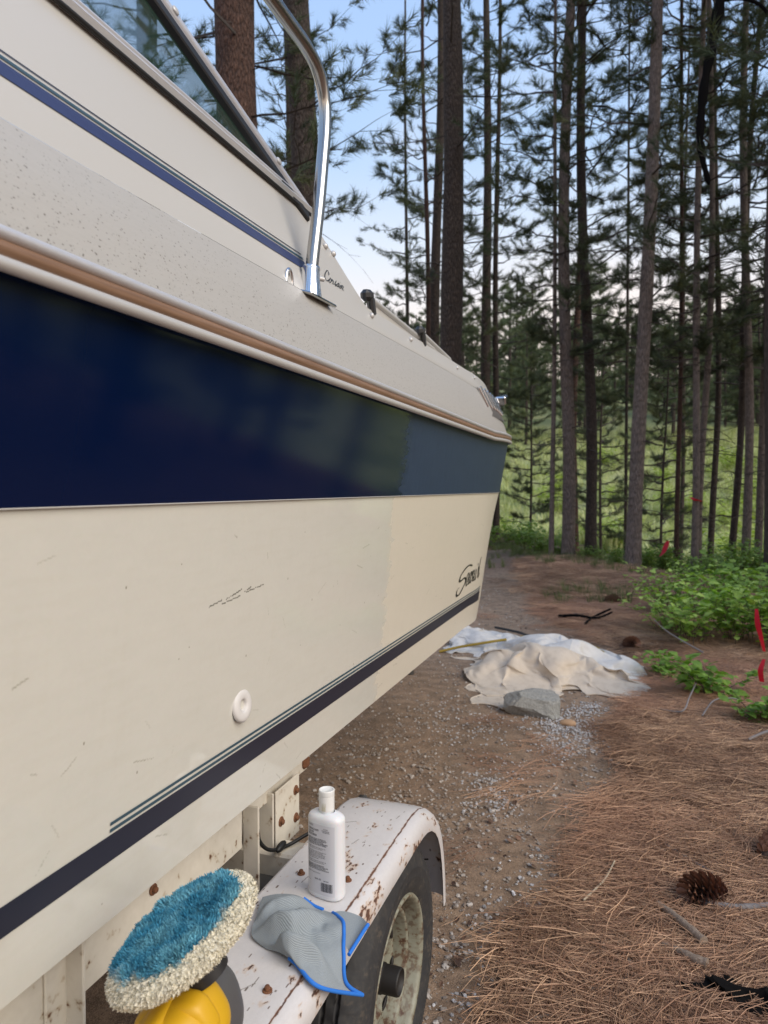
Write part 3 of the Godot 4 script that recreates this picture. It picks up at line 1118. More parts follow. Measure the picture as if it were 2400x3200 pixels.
func bolt(parent: Node3D, at: Vector3, n: Vector3, r := 0.009) -> void:
	var y := n.normalized()
	var x := y.cross(Vector3(0.3, 0.2, 0.9)).normalized()
	var xf := Transform3D(Basis(x, y, x.cross(y)), at)
	var mb := MB.new().lathe(PackedVector2Array([Vector2(r * 1.7, 0.0), Vector2(r * 1.7, 0.002), Vector2(r * 1.05, 0.0025)]), 16, xf)
	mb.lathe(PackedVector2Array([Vector2(r, 0.002), Vector2(r, 0.007), Vector2(r * 0.8, 0.009), Vector2(0, 0.009)]), 6, xf)
	put("bolt", mb.mesh(), M.rust, parent)


func trailer() -> void:
	trailer_materials()
	var t := thing("boat_trailer", "rusty white tandem boat trailer under the boat, fender and wheel in view", "trailer")
	var f := put("fender", fender_mesh(), M.rusty_white, t)
	for e in [Vector3(-0.643, 0.660, -1.324), Vector3(-0.542, 0.660, -1.332), Vector3(-0.542, 0.660, -0.992)]:
		bolt(f, e, Vector3.UP, 0.0048)
	bolt(f, Vector3(-0.60, 0.455, -1.893), Vector3(0, 0.2, 1))
	bolt(f, Vector3(-0.60, 0.365, -1.910), Vector3(0, 0.1, 1), 0.011)
	make_wheel(Vector3(-0.590, 0.305, -1.56), t)
	make_wheel(Vector3(-0.590, 0.305, -0.74), t)
	put("wire", MB.new().tube(catmull([Vector3(-0.60, 0.452, -1.885), Vector3(-0.57, 0.435, -1.87), Vector3(-0.54, 0.44, -1.865), Vector3(-0.52, 0.446, -1.86)], 5), 0.002, 6).mesh(), M.cable, t)
	# main rails, one each side, an L section with a turned lower edge
	for side in [1, -1]:
		var mx := func(x: float) -> float:
			return x if side > 0 else 2 * MID - x
		var mb := MB.new()
		mb.box(Vector3(mx.call(-0.806), 0.765, 0.07), Vector3(0.006, 0.19, 2.86), 0.002)
		mb.box(Vector3(mx.call(-0.835), 0.673, 0.07), Vector3(0.062, 0.006, 2.86), 0.002)
		mb.box(Vector3(mx.call(-0.82), 0.775, -1.52), Vector3(0.006, 0.13, 0.40), 0.002)
		put("frame_rail", mb.mesh(), M.frame_paint, t)
		# axles' springs and tubes
		put("leaf_spring", MB.new().tube(catmull([Vector3(mx.call(-0.80), 0.42, -0.1), Vector3(mx.call(-0.80), 0.34, -0.7), Vector3(mx.call(-0.80), 0.45, -1.15), Vector3(mx.call(-0.80), 0.34, -1.55), Vector3(mx.call(-0.80), 0.47, -2.1)], 5), 0.022, 6).mesh(), M.dark_steel, t)
	for z in [-0.74, -1.56]:
		put("axle", MB.new().tube(PackedVector3Array([Vector3(-0.6, 0.305, z), Vector3(2 * MID + 0.6, 0.305, z)]), 0.03, 10).mesh(), M.dark_steel, t)
	# bunk uprights with turned flanges on the near rail
	for e in [[-0.80, 0.50, 0.14], [-0.615, 0.5, 0.1]]:
		var mb := MB.new()
		mb.box(Vector3(-0.800, 0.70, e[0] - 0.02), Vector3(0.006, 0.46, 0.045), 0.002)
		mb.box(Vector3(-0.783, 0.70, e[0] - 0.040), Vector3(0.036, 0.46, 0.006), 0.002)
		put("bunk_upright", mb.mesh(), M.frame_paint, t)
	put("step_plate", MB.new().box(Vector3(-0.772, 0.618, -0.72), Vector3(0.12, 0.006, 0.26), 0.002).mesh(), M.frame_paint, t)
	# the end bracket with its gusset, bolted and rusty
	put("bunk_upright", MB.new().box(Vector3(-0.795, 0.66, -1.385), Vector3(0.04, 0.19, 0.006), 0.002).mesh(), M.frame_paint, t)
	var br := put("end_bracket", MB.new().box(Vector3(-0.80, 0.66, -1.57), Vector3(0.006, 0.15, 0.125), 0.002).mesh(), M.frame_paint, t)
	put("gusset", MB.new().box(Vector3(-0.84, 0.66, -1.50), Vector3(0.08, 0.15, 0.006), 0.002).mesh(), M.frame_paint, t)
	for e in [[0.70, -1.61], [0.63, -1.61], [0.655, -1.53]]:
		bolt(br, Vector3(-0.797, e[0], e[1]), Vector3.RIGHT, 0.007)
	put("rusty_cap", MB.new().box(Vector3(-0.82, 0.735, -1.705), Vector3(0.03, 0.035, 0.03), 0.008).mesh(), M.rust, br)
	bolt(br, Vector3(-0.802, 0.745, -1.05), Vector3.RIGHT, 0.006)
	# cross tubes towards the fender
	put("cross_tube", MB.new().box(Vector3(-1.25, 0.565, -1.52), Vector3(1.15, 0.07, 0.075), 0.006).mesh(), M.frame_paint, t)
	put("round_tube", MB.new().tube(PackedVector3Array([Vector3(-0.84, 0.66, -1.46), Vector3(-2.6, 0.66, -1.46)]), 0.024, 12).mesh(), M.frame_paint, t)
	put("fender_bracket", MB.new().box(Vector3(-0.77, 0.545, -1.42), Vector3(0.18, 0.05, 0.06), 0.006).mesh(), M.dark_steel, t)
	put("lower_beam", MB.new().box(Vector3(-1.3, 0.46, -1.33), Vector3(1.2, 0.05, 0.06), 0.006).mesh(), M.dark_steel, t)
	# wiring hanging along the rail
	put("cable", MB.new().tube(catmull([Vector3(-0.81, 0.735, -1.405), Vector3(-0.80, 0.69, -1.42), Vector3(-0.80, 0.655, -1.43), Vector3(-0.79, 0.63, -1.445), Vector3(-0.78, 0.615, -1.475), Vector3(-0.765, 0.61, -1.52), Vector3(-0.73, 0.625, -1.56), Vector3(-0.71, 0.61, -1.60)], 6), 0.0045, 8).mesh(), M.cable, t)
	put("cable_joint", MB.new().blob(Transform3D(Basis(Vector3(0.009, 0, 0), Vector3(0, 0.009, 0.003), Vector3(0, -0.003, 0.022)), Vector3(-0.776, 0.616, -1.49)), 1.0, 8).mesh(), M.cable, t)
	# tongue towards the bow
	put("tongue", MB.new().box(Vector3(MID, 0.52, -3.6), Vector3(0.1, 0.1, 4.4), 0.006).mesh(), M.frame_paint, t)
	put("tongue_jack", MB.new().tube(PackedVector3Array([Vector3(MID + 0.12, 0.0, -5.3), Vector3(MID + 0.12, 0.9, -5.3)]), 0.03, 10).mesh(), M.dark_steel, t)


# ------------------------------------------------------------------ things on the fender
func polisher() -> void:
	var t := thing("polisher", "yellow and grey polisher lying upturned on the fender with blue stained wool pad", "polisher", Vector3(-0.56, 0.66, -0.70))
	var o := t.position
	var c := Vector3(-0.539, 0.886, -0.767) - o
	var n := Vector3(-0.440, 0.873, 0.206).normalized()
	var x := n.cross(Vector3.BACK).normalized()
	var y := x.cross(n)
	M["wool"] = paint("wool", 1, 1, 1, 0.9)
	M.wool.vertex_color_use_as_albedo = true
	M.wool.backlight_enabled = true
	M.wool.backlight = Color(0.3, 0.3, 0.3)
	paint("tool_yellow", 0.62, 0.36, 0.012, 0.45)
	paint("tool_grey", 0.085, 0.085, 0.088, 0.42)
	var g := RandomNumberGenerator.new()
	g.seed = 77
	# backing of the pad
	var pad := put("wool_pad", MB.new().blob(Transform3D(Basis(x * 0.086, n * 0.017, y * 0.086), c - n * 0.003), 0.8, 20).mesh(), paint("pad_backing", 0.50, 0.46, 0.36, 0.9), t)
	# a lock of wool: a bent flat-sided spike
	var lock := PackedVector3Array()
	for s in 5:
		var a := TAU * s / 5 + 0.3
		var off := Vector3(cos(a), 0, sin(a)) * 0.0024
		var lean := Vector3(g.randf_range(-1, 1), 0, g.randf_range(-1, 1)) * 0.0028
		var side := Vector3(-sin(a), 0, cos(a)) * 0.0018
		var p := [off, off * 0.9 + Vector3(0, 0.006, 0) + lean * 0.35, off * 0.7 + Vector3(0, 0.0125, 0) + lean]
		lock.append_array([p[0] - side, p[0] + side, p[1] + side, p[0] - side, p[1] + side, p[1] - side, p[1] - side, p[1] + side, p[2]])
	var xs := []
	var cs := []
	var nz := fnl(78, 16.0)
	var clump := fnl(79, 45.0)
	for i in 9000:
		var r := sqrt(g.randf()) * 0.095
		var a := g.randf() * TAU
		var over := clampf((r - 0.074) / 0.021, 0, 1)
		var d := x * cos(a) + y * sin(a)
		var p := c + d * r + n * (0.013 - 0.020 * over * over)
		var up := (n + d * (0.25 + over * 1.1) + x * nz.get_noise_2d(p.x, p.z) * 1.3 + y * nz.get_noise_2d(p.z + 9, p.y) * 1.3 + Vector3(g.randf_range(-1, 1), g.randf_range(-1, 1), g.randf_range(-1, 1)) * 0.28).normalized()
		var bx := up.cross(Vector3(g.randf_range(-1, 1), g.randf_range(-1, 1), g.randf_range(-1, 1))).normalized()
		var s := g.randf_range(0.7, 1.15) * (1.0 + 0.5 * clump.get_noise_3dv(p))
		xs.append(Transform3D(Basis(bx, up, bx.cross(up)).scaled_local(Vector3(1.2, s * (1.1 - 0.35 * over), 1.2)), p))
		var blue := 1.0 - smoothstep(0.082, 0.098, r + 0.016 * nz.get_noise_3dv(p) + (p - c).dot(Vector3(0.6, -0.2, 0.5)) * 0.10)
		var k := g.randf_range(0.8, 1.12)
		var pale := clampf(0.5 + 1.6 * nz.get_noise_3dv(p * 1.4 + Vector3(3, 1, 2)), 0, 1)
		cs.append((Color(0.74, 0.70, 0.57).lerp(Color(0.045, 0.27, 0.42).lerp(Color(0.20, 0.50, 0.60), pale * 0.8), blue) * k))
	# curls on the rim
	for i in 4200:
		var a := g.randf() * TAU
		var d := x * cos(a) + y * sin(a)
		var hgt := g.randf()
		var r := 0.085 + 0.011 * sin(hgt * PI) + g.randf_range(-0.002, 0.002)
		var p := c + d * r + n * (0.012 - 0.022 * hgt)
		var up := (d * 1.0 + n * (0.5 - hgt) + Vector3(g.randf_range(-1, 1), g.randf_range(-1, 1), g.randf_range(-1, 1)) * 0.7).normalized()
		var bx := up.cross(Vector3(g.randf_range(-1, 1), g.randf_range(-1, 1), g.randf_range(-1, 1))).normalized()
		var s := g.randf_range(0.5, 0.8)
		xs.append(Transform3D(Basis(bx, up, bx.cross(up)).scaled_local(Vector3(1.9, s, 1.9)), p))
		var k := g.randf_range(0.85, 1.1)
		cs.append(Color(0.74, 0.695, 0.56) * k)
	many("fleece", loose(lock), M.wool, xs, cs, pad)
	# gear case (yellow) under the pad, grey housing to its right, body running down to the fender
	put("spindle", MB.new().tube(PackedVector3Array([c - n * 0.02, c - n * 0.06]), 0.03, 20).mesh(), M.dark_plastic, t)
	var low := Vector3(-0.526, 0.781, -0.742) - o
	var body := MB.new()
	body.blob(Transform3D(Basis(x * 0.052, n * 0.046, y * 0.060), low), 0.72, 24)
	body.blob(Transform3D(Basis(x * 0.056, n * 0.034, y * 0.022), low + n * 0.012), 0.6, 16)
	body.blob(Transform3D(Basis(x * 0.020, n * 0.020, y * 0.066), low + n * 0.03), 0.6, 16)
	put("gear_case", body.mesh(), M.tool_yellow, t)
	var ridge_ := MB.new()
	ridge_.box(low + n * 0.038 + x * 0.012 + y * 0.012, Vector3(0.014, 0.02, 0.055), 0.006, Basis(x, n, y))
	ridge_.box(low + n * 0.026 - x * 0.022 + y * 0.03, Vector3(0.035, 0.02, 0.03), 0.009, Basis(x, n, y))
	put("case_rib", ridge_.mesh(), M.tool_yellow, t)
	var grey := MB.new()
	grey.blob(Transform3D(Basis(Vector3(0.042, 0.0, -0.012), Vector3(-0.016, 0.050, 0.0), Vector3(0.012, 0, 0.062)), Vector3(-0.538, 0.758, -0.806) - o), 0.75, 22)
	grey.blob(Transform3D(Basis(Vector3(0.034, 0.0, 0), Vector3(0.0, 0.045, 0.012), Vector3(0.0, -0.02, 0.075)), Vector3(-0.540, 0.728, -0.768) - o), 0.7, 18)
	put("grey_housing", grey.mesh(), M.tool_grey, t)
	var b := MB.new().tube(catmull([low + Vector3(0, -0.02, 0.02), Vector3(-0.515, 0.745, -0.66) - o, Vector3(-0.54, 0.71, -0.56) - o, Vector3(-0.56, 0.702, -0.42) - o], 5), PackedFloat32Array([0.045, 0.045, 0.044, 0.044, 0.043, 0.043, 0.042, 0.042, 0.041, 0.04, 0.04, 0.04, 0.039, 0.039, 0.038, 0.034]), 18)
	put("handle_body", b.mesh(), M.tool_yellow, t)


# cross-section of the bottle: rounded flat oval, a in turns
func oval(a: float, k: float) -> Vector2:
	var c := cos(a)
	var s := sin(a)
	return Vector2(signf(c) * pow(absf(c), 0.72) * 0.0390, signf(s) * pow(absf(s), 0.78) * 0.0225) * k


func bottle() -> void:
	var t := thing("polish_bottle", "white flat bottle with black printing standing on the rusty fender", "bottle", Vector3(-0.562, 0.6615, -1.272))
	t.rotation.y = -0.20
	paint("bottle_plastic", 0.70, 0.71, 0.735, 0.32)
	M.bottle_plastic.subsurf_scatter_enabled = true
	M.bottle_plastic.subsurf_scatter_strength = 0.15
	paint("cap_plastic", 0.72, 0.72, 0.70, 0.35)
	paint("label_film", 0.60, 0.605, 0.64, 0.30)
	paint("print_black", 0.02, 0.02, 0.022, 0.5)
	paint("old_residue", 0.52, 0.50, 0.40, 0.6)
	var rows := []
	for e in [[0.0, 0.90], [0.0015, 0.955], [0.005, 0.99], [0.010, 1.0], [0.05, 1.0], [0.10, 1.0], [0.150, 1.0], [0.154, 0.99], [0.1575, 0.965], [0.1605, 0.90], [0.163, 0.80], [0.1655, 0.62], [0.167, 0.45]]:
		var row := PackedVector3Array()
		for k in 65:
			var q := oval(TAU * k / 64, e[1])
			row.append(Vector3(q.x, e[0], q.y))
		rows.append(row)
	var body := MB.new().grid(rows, true, true)
	body.lathe(PackedVector2Array([Vector2(0.0145, 0.164), Vector2(0.0145, 0.182)]), 32)
	put("body", body.mesh(), M.bottle_plastic, t)
	var cap := Transform3D(Basis.IDENTITY, Vector3(0, 0.170, 0))
	var cp := put("cap", MB.new().lathe(PackedVector2Array([Vector2(0.0148, 0.0), Vector2(0.0152, 0.001), Vector2(0.0152, 0.026), Vector2(0.0146, 0.0272), Vector2(0.0146, 0.0282), Vector2(0.0154, 0.029), Vector2(0.0156, 0.037), Vector2(0.0150, 0.0392), Vector2(0.0138, 0.0392), Vector2(0.0128, 0.0386), Vector2(0.011, 0.0365), Vector2(0.0, 0.0355)]), 40, cap).mesh(), M.cap_plastic, t)
	var mb := MB.new()
	rows = []
	for i in 2:
		var row := PackedVector3Array()
		for k in 13:
			var a := 1.1 + 0.55 * k / 12.0
			row.append(Vector3(cos(a) * 0.0154, 0.171 + i * (0.012 + 0.006 * sin(k * 1.7)), sin(a) * 0.0154))
		rows.append(row)
	mb.grid(rows)
	put("residue", mb.mesh(), M.old_residue, cp)
	# label on the broad face
	var front := func(px: float, py: float, off: float) -> Vector3:
		var a := acos(clampf(signf(px) * pow(absf(px) / 0.0390, 1.0 / 0.72), -1, 1))
		return Vector3(px, py, oval(a, 1.0).y + off)
	rows = []
	for i in 2:
		var row := PackedVector3Array()
		for k in 25:
			row.append(front.call(lerpf(-0.0345, 0.0305, k / 24.0), [0.010, 0.147][i], 0.0002))
		rows.append(row)
	var label := put("label", MB.new().grid(rows, false, true).mesh(), M.label_film, t)
	var font := SystemFont.new()
	font.font_names = PackedStringArray(["Droid Sans"])
	var bold := SystemFont.new()
	bold.font_names = PackedStringArray(["Droid Sans"])
	bold.font_weight = 700
	var serif := SystemFont.new()
	serif.font_names = PackedStringArray(["Droid Serif"])
	serif.font_italic = true
	var lines := [
		["Clarity", serif, 0.0052, -0.0305, 0.1405], ["FIBERGLASS", bold, 0.0054, -0.0305, 0.1335], ["COLOR", bold, 0.0054, -0.0305, 0.1282], ["RESTORER", bold, 0.0054, -0.0305, 0.1230],
		["Specially", bold, 0.0026, 0.0080, 0.1385], ["Formulated for", bold, 0.0026, 0.0045, 0.1358], ["Colored Boats", bold, 0.0026, 0.0060, 0.1331],
		["FIBERGLASS COLOR RESTORER IS A", bold, 0.0030, -0.0305, 0.1170], ["ONE STEP FORMULA THAT REMOVES", bold, 0.0030, -0.0305, 0.1142], ["OXIDATION WHILE LEAVING A", bold, 0.0030, -0.0305, 0.1114], ["DURABLE PROTECTIVE COATING WITH", bold, 0.0030, -0.0305, 0.1086], ["UV BLOCKERS THAT RESIST FADING.", bold, 0.0030, -0.0305, 0.1058],
		["PREPARE SURFACE: Wash with a clean, dry", font, 0.0026, -0.0305, 0.0995], ["surface. Let dry and do small areas.", font, 0.0026, -0.0305, 0.0970],
		["DIRECTIONS: Shake well. Using a clean, dry", font, 0.0026, -0.0305, 0.0915], ["cloth apply color restorer to surface", font, 0.0026, -0.0305, 0.0890], ["by rubbing in a circular motion. Buff with", font, 0.0026, -0.0305, 0.0865], ["dual action polisher to remove oxidation", font, 0.0026, -0.0305, 0.0840], ["and stains. Let it dry to a haze, then wipe", font, 0.0026, -0.0305, 0.0815], ["off with a clean soft towel.", font, 0.0026, -0.0305, 0.0790],
		["NEXT STEPS: To extend the color finish, use", font, 0.0026, -0.0305, 0.0735], ["a coat of wax over the restored surface.", font, 0.0026, -0.0305, 0.0710], ["READ CARE TO BE A SUITABLE USE", bold, 0.0028, -0.0305, 0.0655], ["AVOID PROLONGED CONTACT WITH SKIN.", bold, 0.0028, -0.0305, 0.0628], ["KEEP AWAY FROM EYES. FLUSH WITH", bold, 0.0028, -0.0305, 0.0601], ["WATER. KEEP OUT OF REACH OF CHILDREN.", bold, 0.0028, -0.0305, 0.0574],
		["CAUTION: Keep from freezing", font, 0.0026, -0.0305, 0.0500], ["16 FL OZ", bold, 0.0042, -0.0130, 0.0380], ["PART 8756", bold, 0.0026, 0.0080, 0.0375], ["473 ml", font, 0.0026, -0.0305, 0.0330]]
	for e in lines:
		var tm := TextMesh.new()
		tm.text = e[0]
		tm.font = e[1]
		tm.font_size = 16
		tm.pixel_size = 1.0
		tm.depth = 0.0
		tm.curve_step = 3.0
		tm.horizontal_alignment = HORIZONTAL_ALIGNMENT_LEFT
		tm.vertical_alignment = VERTICAL_ALIGNMENT_BOTTOM
		var a := tm.get_mesh_arrays() if tm.get_surface_count() > 0 else []
		if a.is_empty():
			continue
		var box := tm.get_aabb()
		var k: float = e[2] / 16.0 * 0.95
		var vs: PackedVector3Array = a[Mesh.ARRAY_VERTEX]
		for i in vs.size():
			vs[i] = front.call(e[3] + (vs[i].x - box.position.x) * k * 0.93, e[4] + (vs[i].y - box.position.y) * k, 0.00045)
		var b := []
		b.resize(Mesh.ARRAY_MAX)
		b[Mesh.ARRAY_VERTEX] = vs
		b[Mesh.ARRAY_INDEX] = a[Mesh.ARRAY_INDEX]
		var am := ArrayMesh.new()
		am.add_surface_from_arrays(Mesh.PRIMITIVE_TRIANGLES, b)
		put("printed_line", am, M.print_black, label)
	# bar code
	mb = MB.new()
	var g := RandomNumberGenerator.new()
	g.seed = 3
	var px := 0.0020
	while px < 0.0265:
		var wd := [0.0004, 0.0007, 0.0011][g.randi_range(0, 2)] as float
		mb.face(PackedVector3Array([front.call(px, 0.0175, 0.00045), front.call(px + wd, 0.0175, 0.00045), front.call(px + wd, 0.0345, 0.00045), front.call(px, 0.0345, 0.00045)]), Vector3.ZERO)
		px += wd + [0.0004, 0.0008][g.randi_range(0, 1)]
	put("bar_code", mb.mesh(), M.print_black, label)


func towel() -> void:
	var t := thing("microfibre_towel", "crumpled grey towel with blue stitched edge draped over the rusty fender", "towel", Vector3(-0.56, 0.66, -1.12))
	var o := t.position - Vector3(0, EYE, 0)
	var m := paint("towel_grey", 1, 1, 1, 0.95)
	var vb := PackedByteArray()
	var cb := PackedByteArray()
	vb.resize(256 * 256)
	cb.resize(256 * 256)
	var g := RandomNumberGenerator.new()
	g.seed = 4
	for j in 256:
		for i in 256:
			var s := sin((i + 1.0 * sin(j * TAU / 128.0)) * TAU / 16.0)
			vb[j * 256 + i] = int(clampf(128 + 90 * s + g.randf_range(-25, 25), 0, 255))
			cb[j * 256 + i] = int(clampf(150 + 45 * s + g.randf_range(-40, 40), 0, 255))
	m.albedo_texture = tex(ramp_image(256, 256, cb, [[0.0, Color(0.12, 0.14, 0.155)], [1.0, Color(0.38, 0.425, 0.45)]]))
	relief(m, 256, 256, vb, 4.0, 0.9)
	m.uv1_scale = Vector3(5.5, 3.5, 1)
	paint("towel_edge", 0.02, 0.17, 0.62, 0.8)
	# control points (as seen from the eye: offsets from it), rows from the far edge to the near one
	var ctl := [
		[Vector3(-0.671, -0.792, -1.211), Vector3(-0.639, -0.782, -1.215), Vector3(-0.601, -0.782, -1.222), Vector3(-0.563, -0.794, -1.218), Vector3(-0.524, -0.796, -1.213)],
		[Vector3(-0.655, -0.783, -1.166), Vector3(-0.605, -0.768, -1.15), Vector3(-0.563, -0.775, -1.16), Vector3(-0.527, -0.785, -1.166), Vector3(-0.487, -0.788, -1.172)],
		[Vector3(-0.645, -0.788, -1.136), Vector3(-0.592, -0.770, -1.106), Vector3(-0.538, -0.772, -1.092), Vector3(-0.503, -0.783, -1.108), Vector3(-0.464, -0.797, -1.122)],
		[Vector3(-0.632, -0.793, -1.10), Vector3(-0.580, -0.783, -1.078), Vector3(-0.536, -0.774, -1.051), Vector3(-0.494, -0.789, -1.067), Vector3(-0.454, -0.838, -1.105)],
		[Vector3(-0.592, -0.797, -1.08), Vector3(-0.562, -0.792, -1.072), Vector3(-0.526, -0.793, -1.058), Vector3(-0.472, -0.806, -1.035), Vector3(-0.438, -0.886, -1.144)]]
	var rows := []
	var mid := []
	for r in ctl:
		mid.append(catmull(r, 12))
	for k in mid[0].size():
		var col := []
		for r in mid:
			col.append(r[k])
		rows.append(catmull(col, 12))
	var fold := fnl(61, 9.0)
	var wave := fnl(62, 26.0)
	for k in rows.size():
		var row: PackedVector3Array = rows[k]
		for i in row.size():
			var p := row[i]
			var inner := sin(PI * i / (row.size() - 1.0)) * sin(PI * clampf(k / (rows.size() - 1.0), 0.05, 0.9))
			var away := Vector2(p.x + 0.655, p.z + 1.085)
			var phi := atan2(away.y, away.x) * 9.0 + 4.0 * fold.get_noise_2d(p.x * 0.6, p.z * 0.6)
			var crest := pow(0.5 + 0.5 * sin(phi), 2.0)
			p.y += inner * minf(away.length() * 0.5, 0.040) * (crest - 0.3) + inner * 0.002 * wave.get_noise_2d(p.x, p.z)
			p.x += inner * 0.006 * fold.get_noise_2d(p.z * 1.2, p.x)
			if p.x < -0.51:
				p.y = maxf(p.y, -0.7965)
			row[i] = p - o
		rows[k] = row
	put("cloth", MB.new().grid(rows).mesh(), m, t)
	# hem round the right and lower sides
	var hem := func(path: PackedVector3Array) -> void:
		var q := PackedVector3Array()
		for p in path:
			q.append(p + Vector3(0, 0.0005, 0))
		put("hem", MB.new().tube(q, 0.0034, 8).mesh(), M.towel_edge, t)
	var last: PackedVector3Array = rows[rows.size() - 1]
	hem.call(last)
	var near := PackedVector3Array()
	for k in range(int(rows.size() * 0.42), rows.size()):
		near.append(rows[k][rows[k].size() - 1])
	hem.call(near)
	var far := PackedVector3Array()
	for k in range(int(rows.size() * 0.58), int(rows.size() * 0.86)):
		far.append(rows[k][0])
	hem.call(far)
	# second layer, a corner showing behind
	var fl := [[Vector3(-0.545, -0.797, -1.19), Vector3(-0.515, -0.797, -1.225), Vector3(-0.478, -0.803, -1.232), Vector3(-0.450, -0.798, -1.205)], [Vector3(-0.53, -0.796, -1.165), Vector3(-0.50, -0.797, -1.19), Vector3(-0.470, -0.806, -1.20), Vector3(-0.453, -0.802, -1.185)], [Vector3(-0.515, -0.796, -1.13), Vector3(-0.485, -0.797, -1.14), Vector3(-0.466, -0.805, -1.14), Vector3(-0.456, -0.806, -1.125)]]
	rows = []
	mid = []
	for r in fl:
		mid.append(catmull(r, 6))
	for k in mid[0].size():
		var col := []
		for r in mid:
			col.append(r[k] - o)
		rows.append(catmull(col, 6))
	put("under_layer", MB.new().grid(rows).mesh(), m, t)
	hem.call(rows[rows.size() - 1])


# ------------------------------------------------------------------ on the ground
func cover() -> void:
	var t := thing("boat_cover", "heap of white and beige canvas boat cover lying rumpled on the path", "boat cover", Vector3(-0.7, 0, -5.9))
	var o := t.position
	var m := paint("canvas_white", 0.66, 0.645, 0.62, 0.85)
	var b := paint("canvas_beige", 0.62, 0.54, 0.445, 0.9)
	var weave := bytes_of(fnl(71, 0.12), 256, 256)
	for q in [m, b]:
		relief(q, 256, 256, weave, 2.0, 0.25)
		q.uv1_triplanar = true
		q.uv1_scale = Vector3(4, 4, 4)
		q.albedo_texture = tex(ramp_image(256, 256, bytes_of(fnl(72, 0.012), 256, 256), [[0.0, Color(0.82, 0.80, 0.78)], [0.5, Color(0.97, 0.97, 0.97)], [1.0, Color(1, 1, 1)]]))
	put("white_side", crumple([Vector2(-1.20, -6.75), Vector2(-0.02, -6.28), Vector2(0.17, -5.48), Vector2(-1.15, -5.80)], 46, 34, 1.25, 3, o, 0.05, 0.0, 0.17), m, t)
	put("beige_side", crumple([Vector2(-1.42, -6.0), Vector2(-0.25, -5.72), Vector2(0.06, -5.30), Vector2(-0.92, -4.98)], 46, 30, 1.22, 8, o, 0.035, 0.08, 0.06), b, t)
	put("rolled_corner", crumple([Vector2(-1.02, -5.05), Vector2(-0.78, -4.98), Vector2(-0.74, -4.70), Vector2(-0.92, -4.74)], 16, 16, 1.7, 5, o, 0.06, 0.0), b, t)
	put("bunched_end", crumple([Vector2(-1.75, -7.0), Vector2(-1.15, -6.95), Vector2(-1.05, -6.25), Vector2(-1.55, -6.3)], 26, 26, 1.6, 6, o, 0.07, 0.0, 0.09), m, t)
	paint("strap_yellow", 0.30, 0.21, 0.03, 0.8)
	paint("strap_black", 0.015, 0.015, 0.016, 0.7)
	var lay := func(pts: Array, r: float, mat: String, up: float) -> void:
		var q := []
		for p in pts:
			q.append(Vector3(p[0], ground_at(p[0], p[1]) + p[2] + up, p[1]) - o)
		put("strap" if mat != "strap_black" else "hem_strap", MB.new().tube(catmull(q, 6), r, 6).mesh(), M[mat], t)
	lay.call([[-1.62, -6.15, 0.01], [-1.45, -6.2, 0.05], [-1.2, -6.22, 0.09], [-1.05, -6.3, 0.11]], 0.012, "strap_yellow", 0.0)
	lay.call([[-0.95, -6.5, 0.10], [-0.8, -6.45, 0.13], [-0.68, -6.4, 0.135], [-0.55, -6.38, 0.12]], 0.012, "strap_yellow", 0.0)
	lay.call([[-0.33, -6.35, 0.10], [-0.27, -6.2, 0.13], [-0.22, -6.05, 0.13]], 0.012, "strap_yellow", 0.0)
	lay.call([[-1.25, -6.85, 0.12], [-1.0, -6.68, 0.11], [-0.9, -6.55, 0.11], [-0.75, -6.5, 0.12]], 0.012, "strap_black", 0.0)
	lay.call([[-0.05, -5.36, 0.03], [0.08, -5.46, 0.02], [0.16, -5.5, 0.02]], 0.022, "strap_black", 0.0)


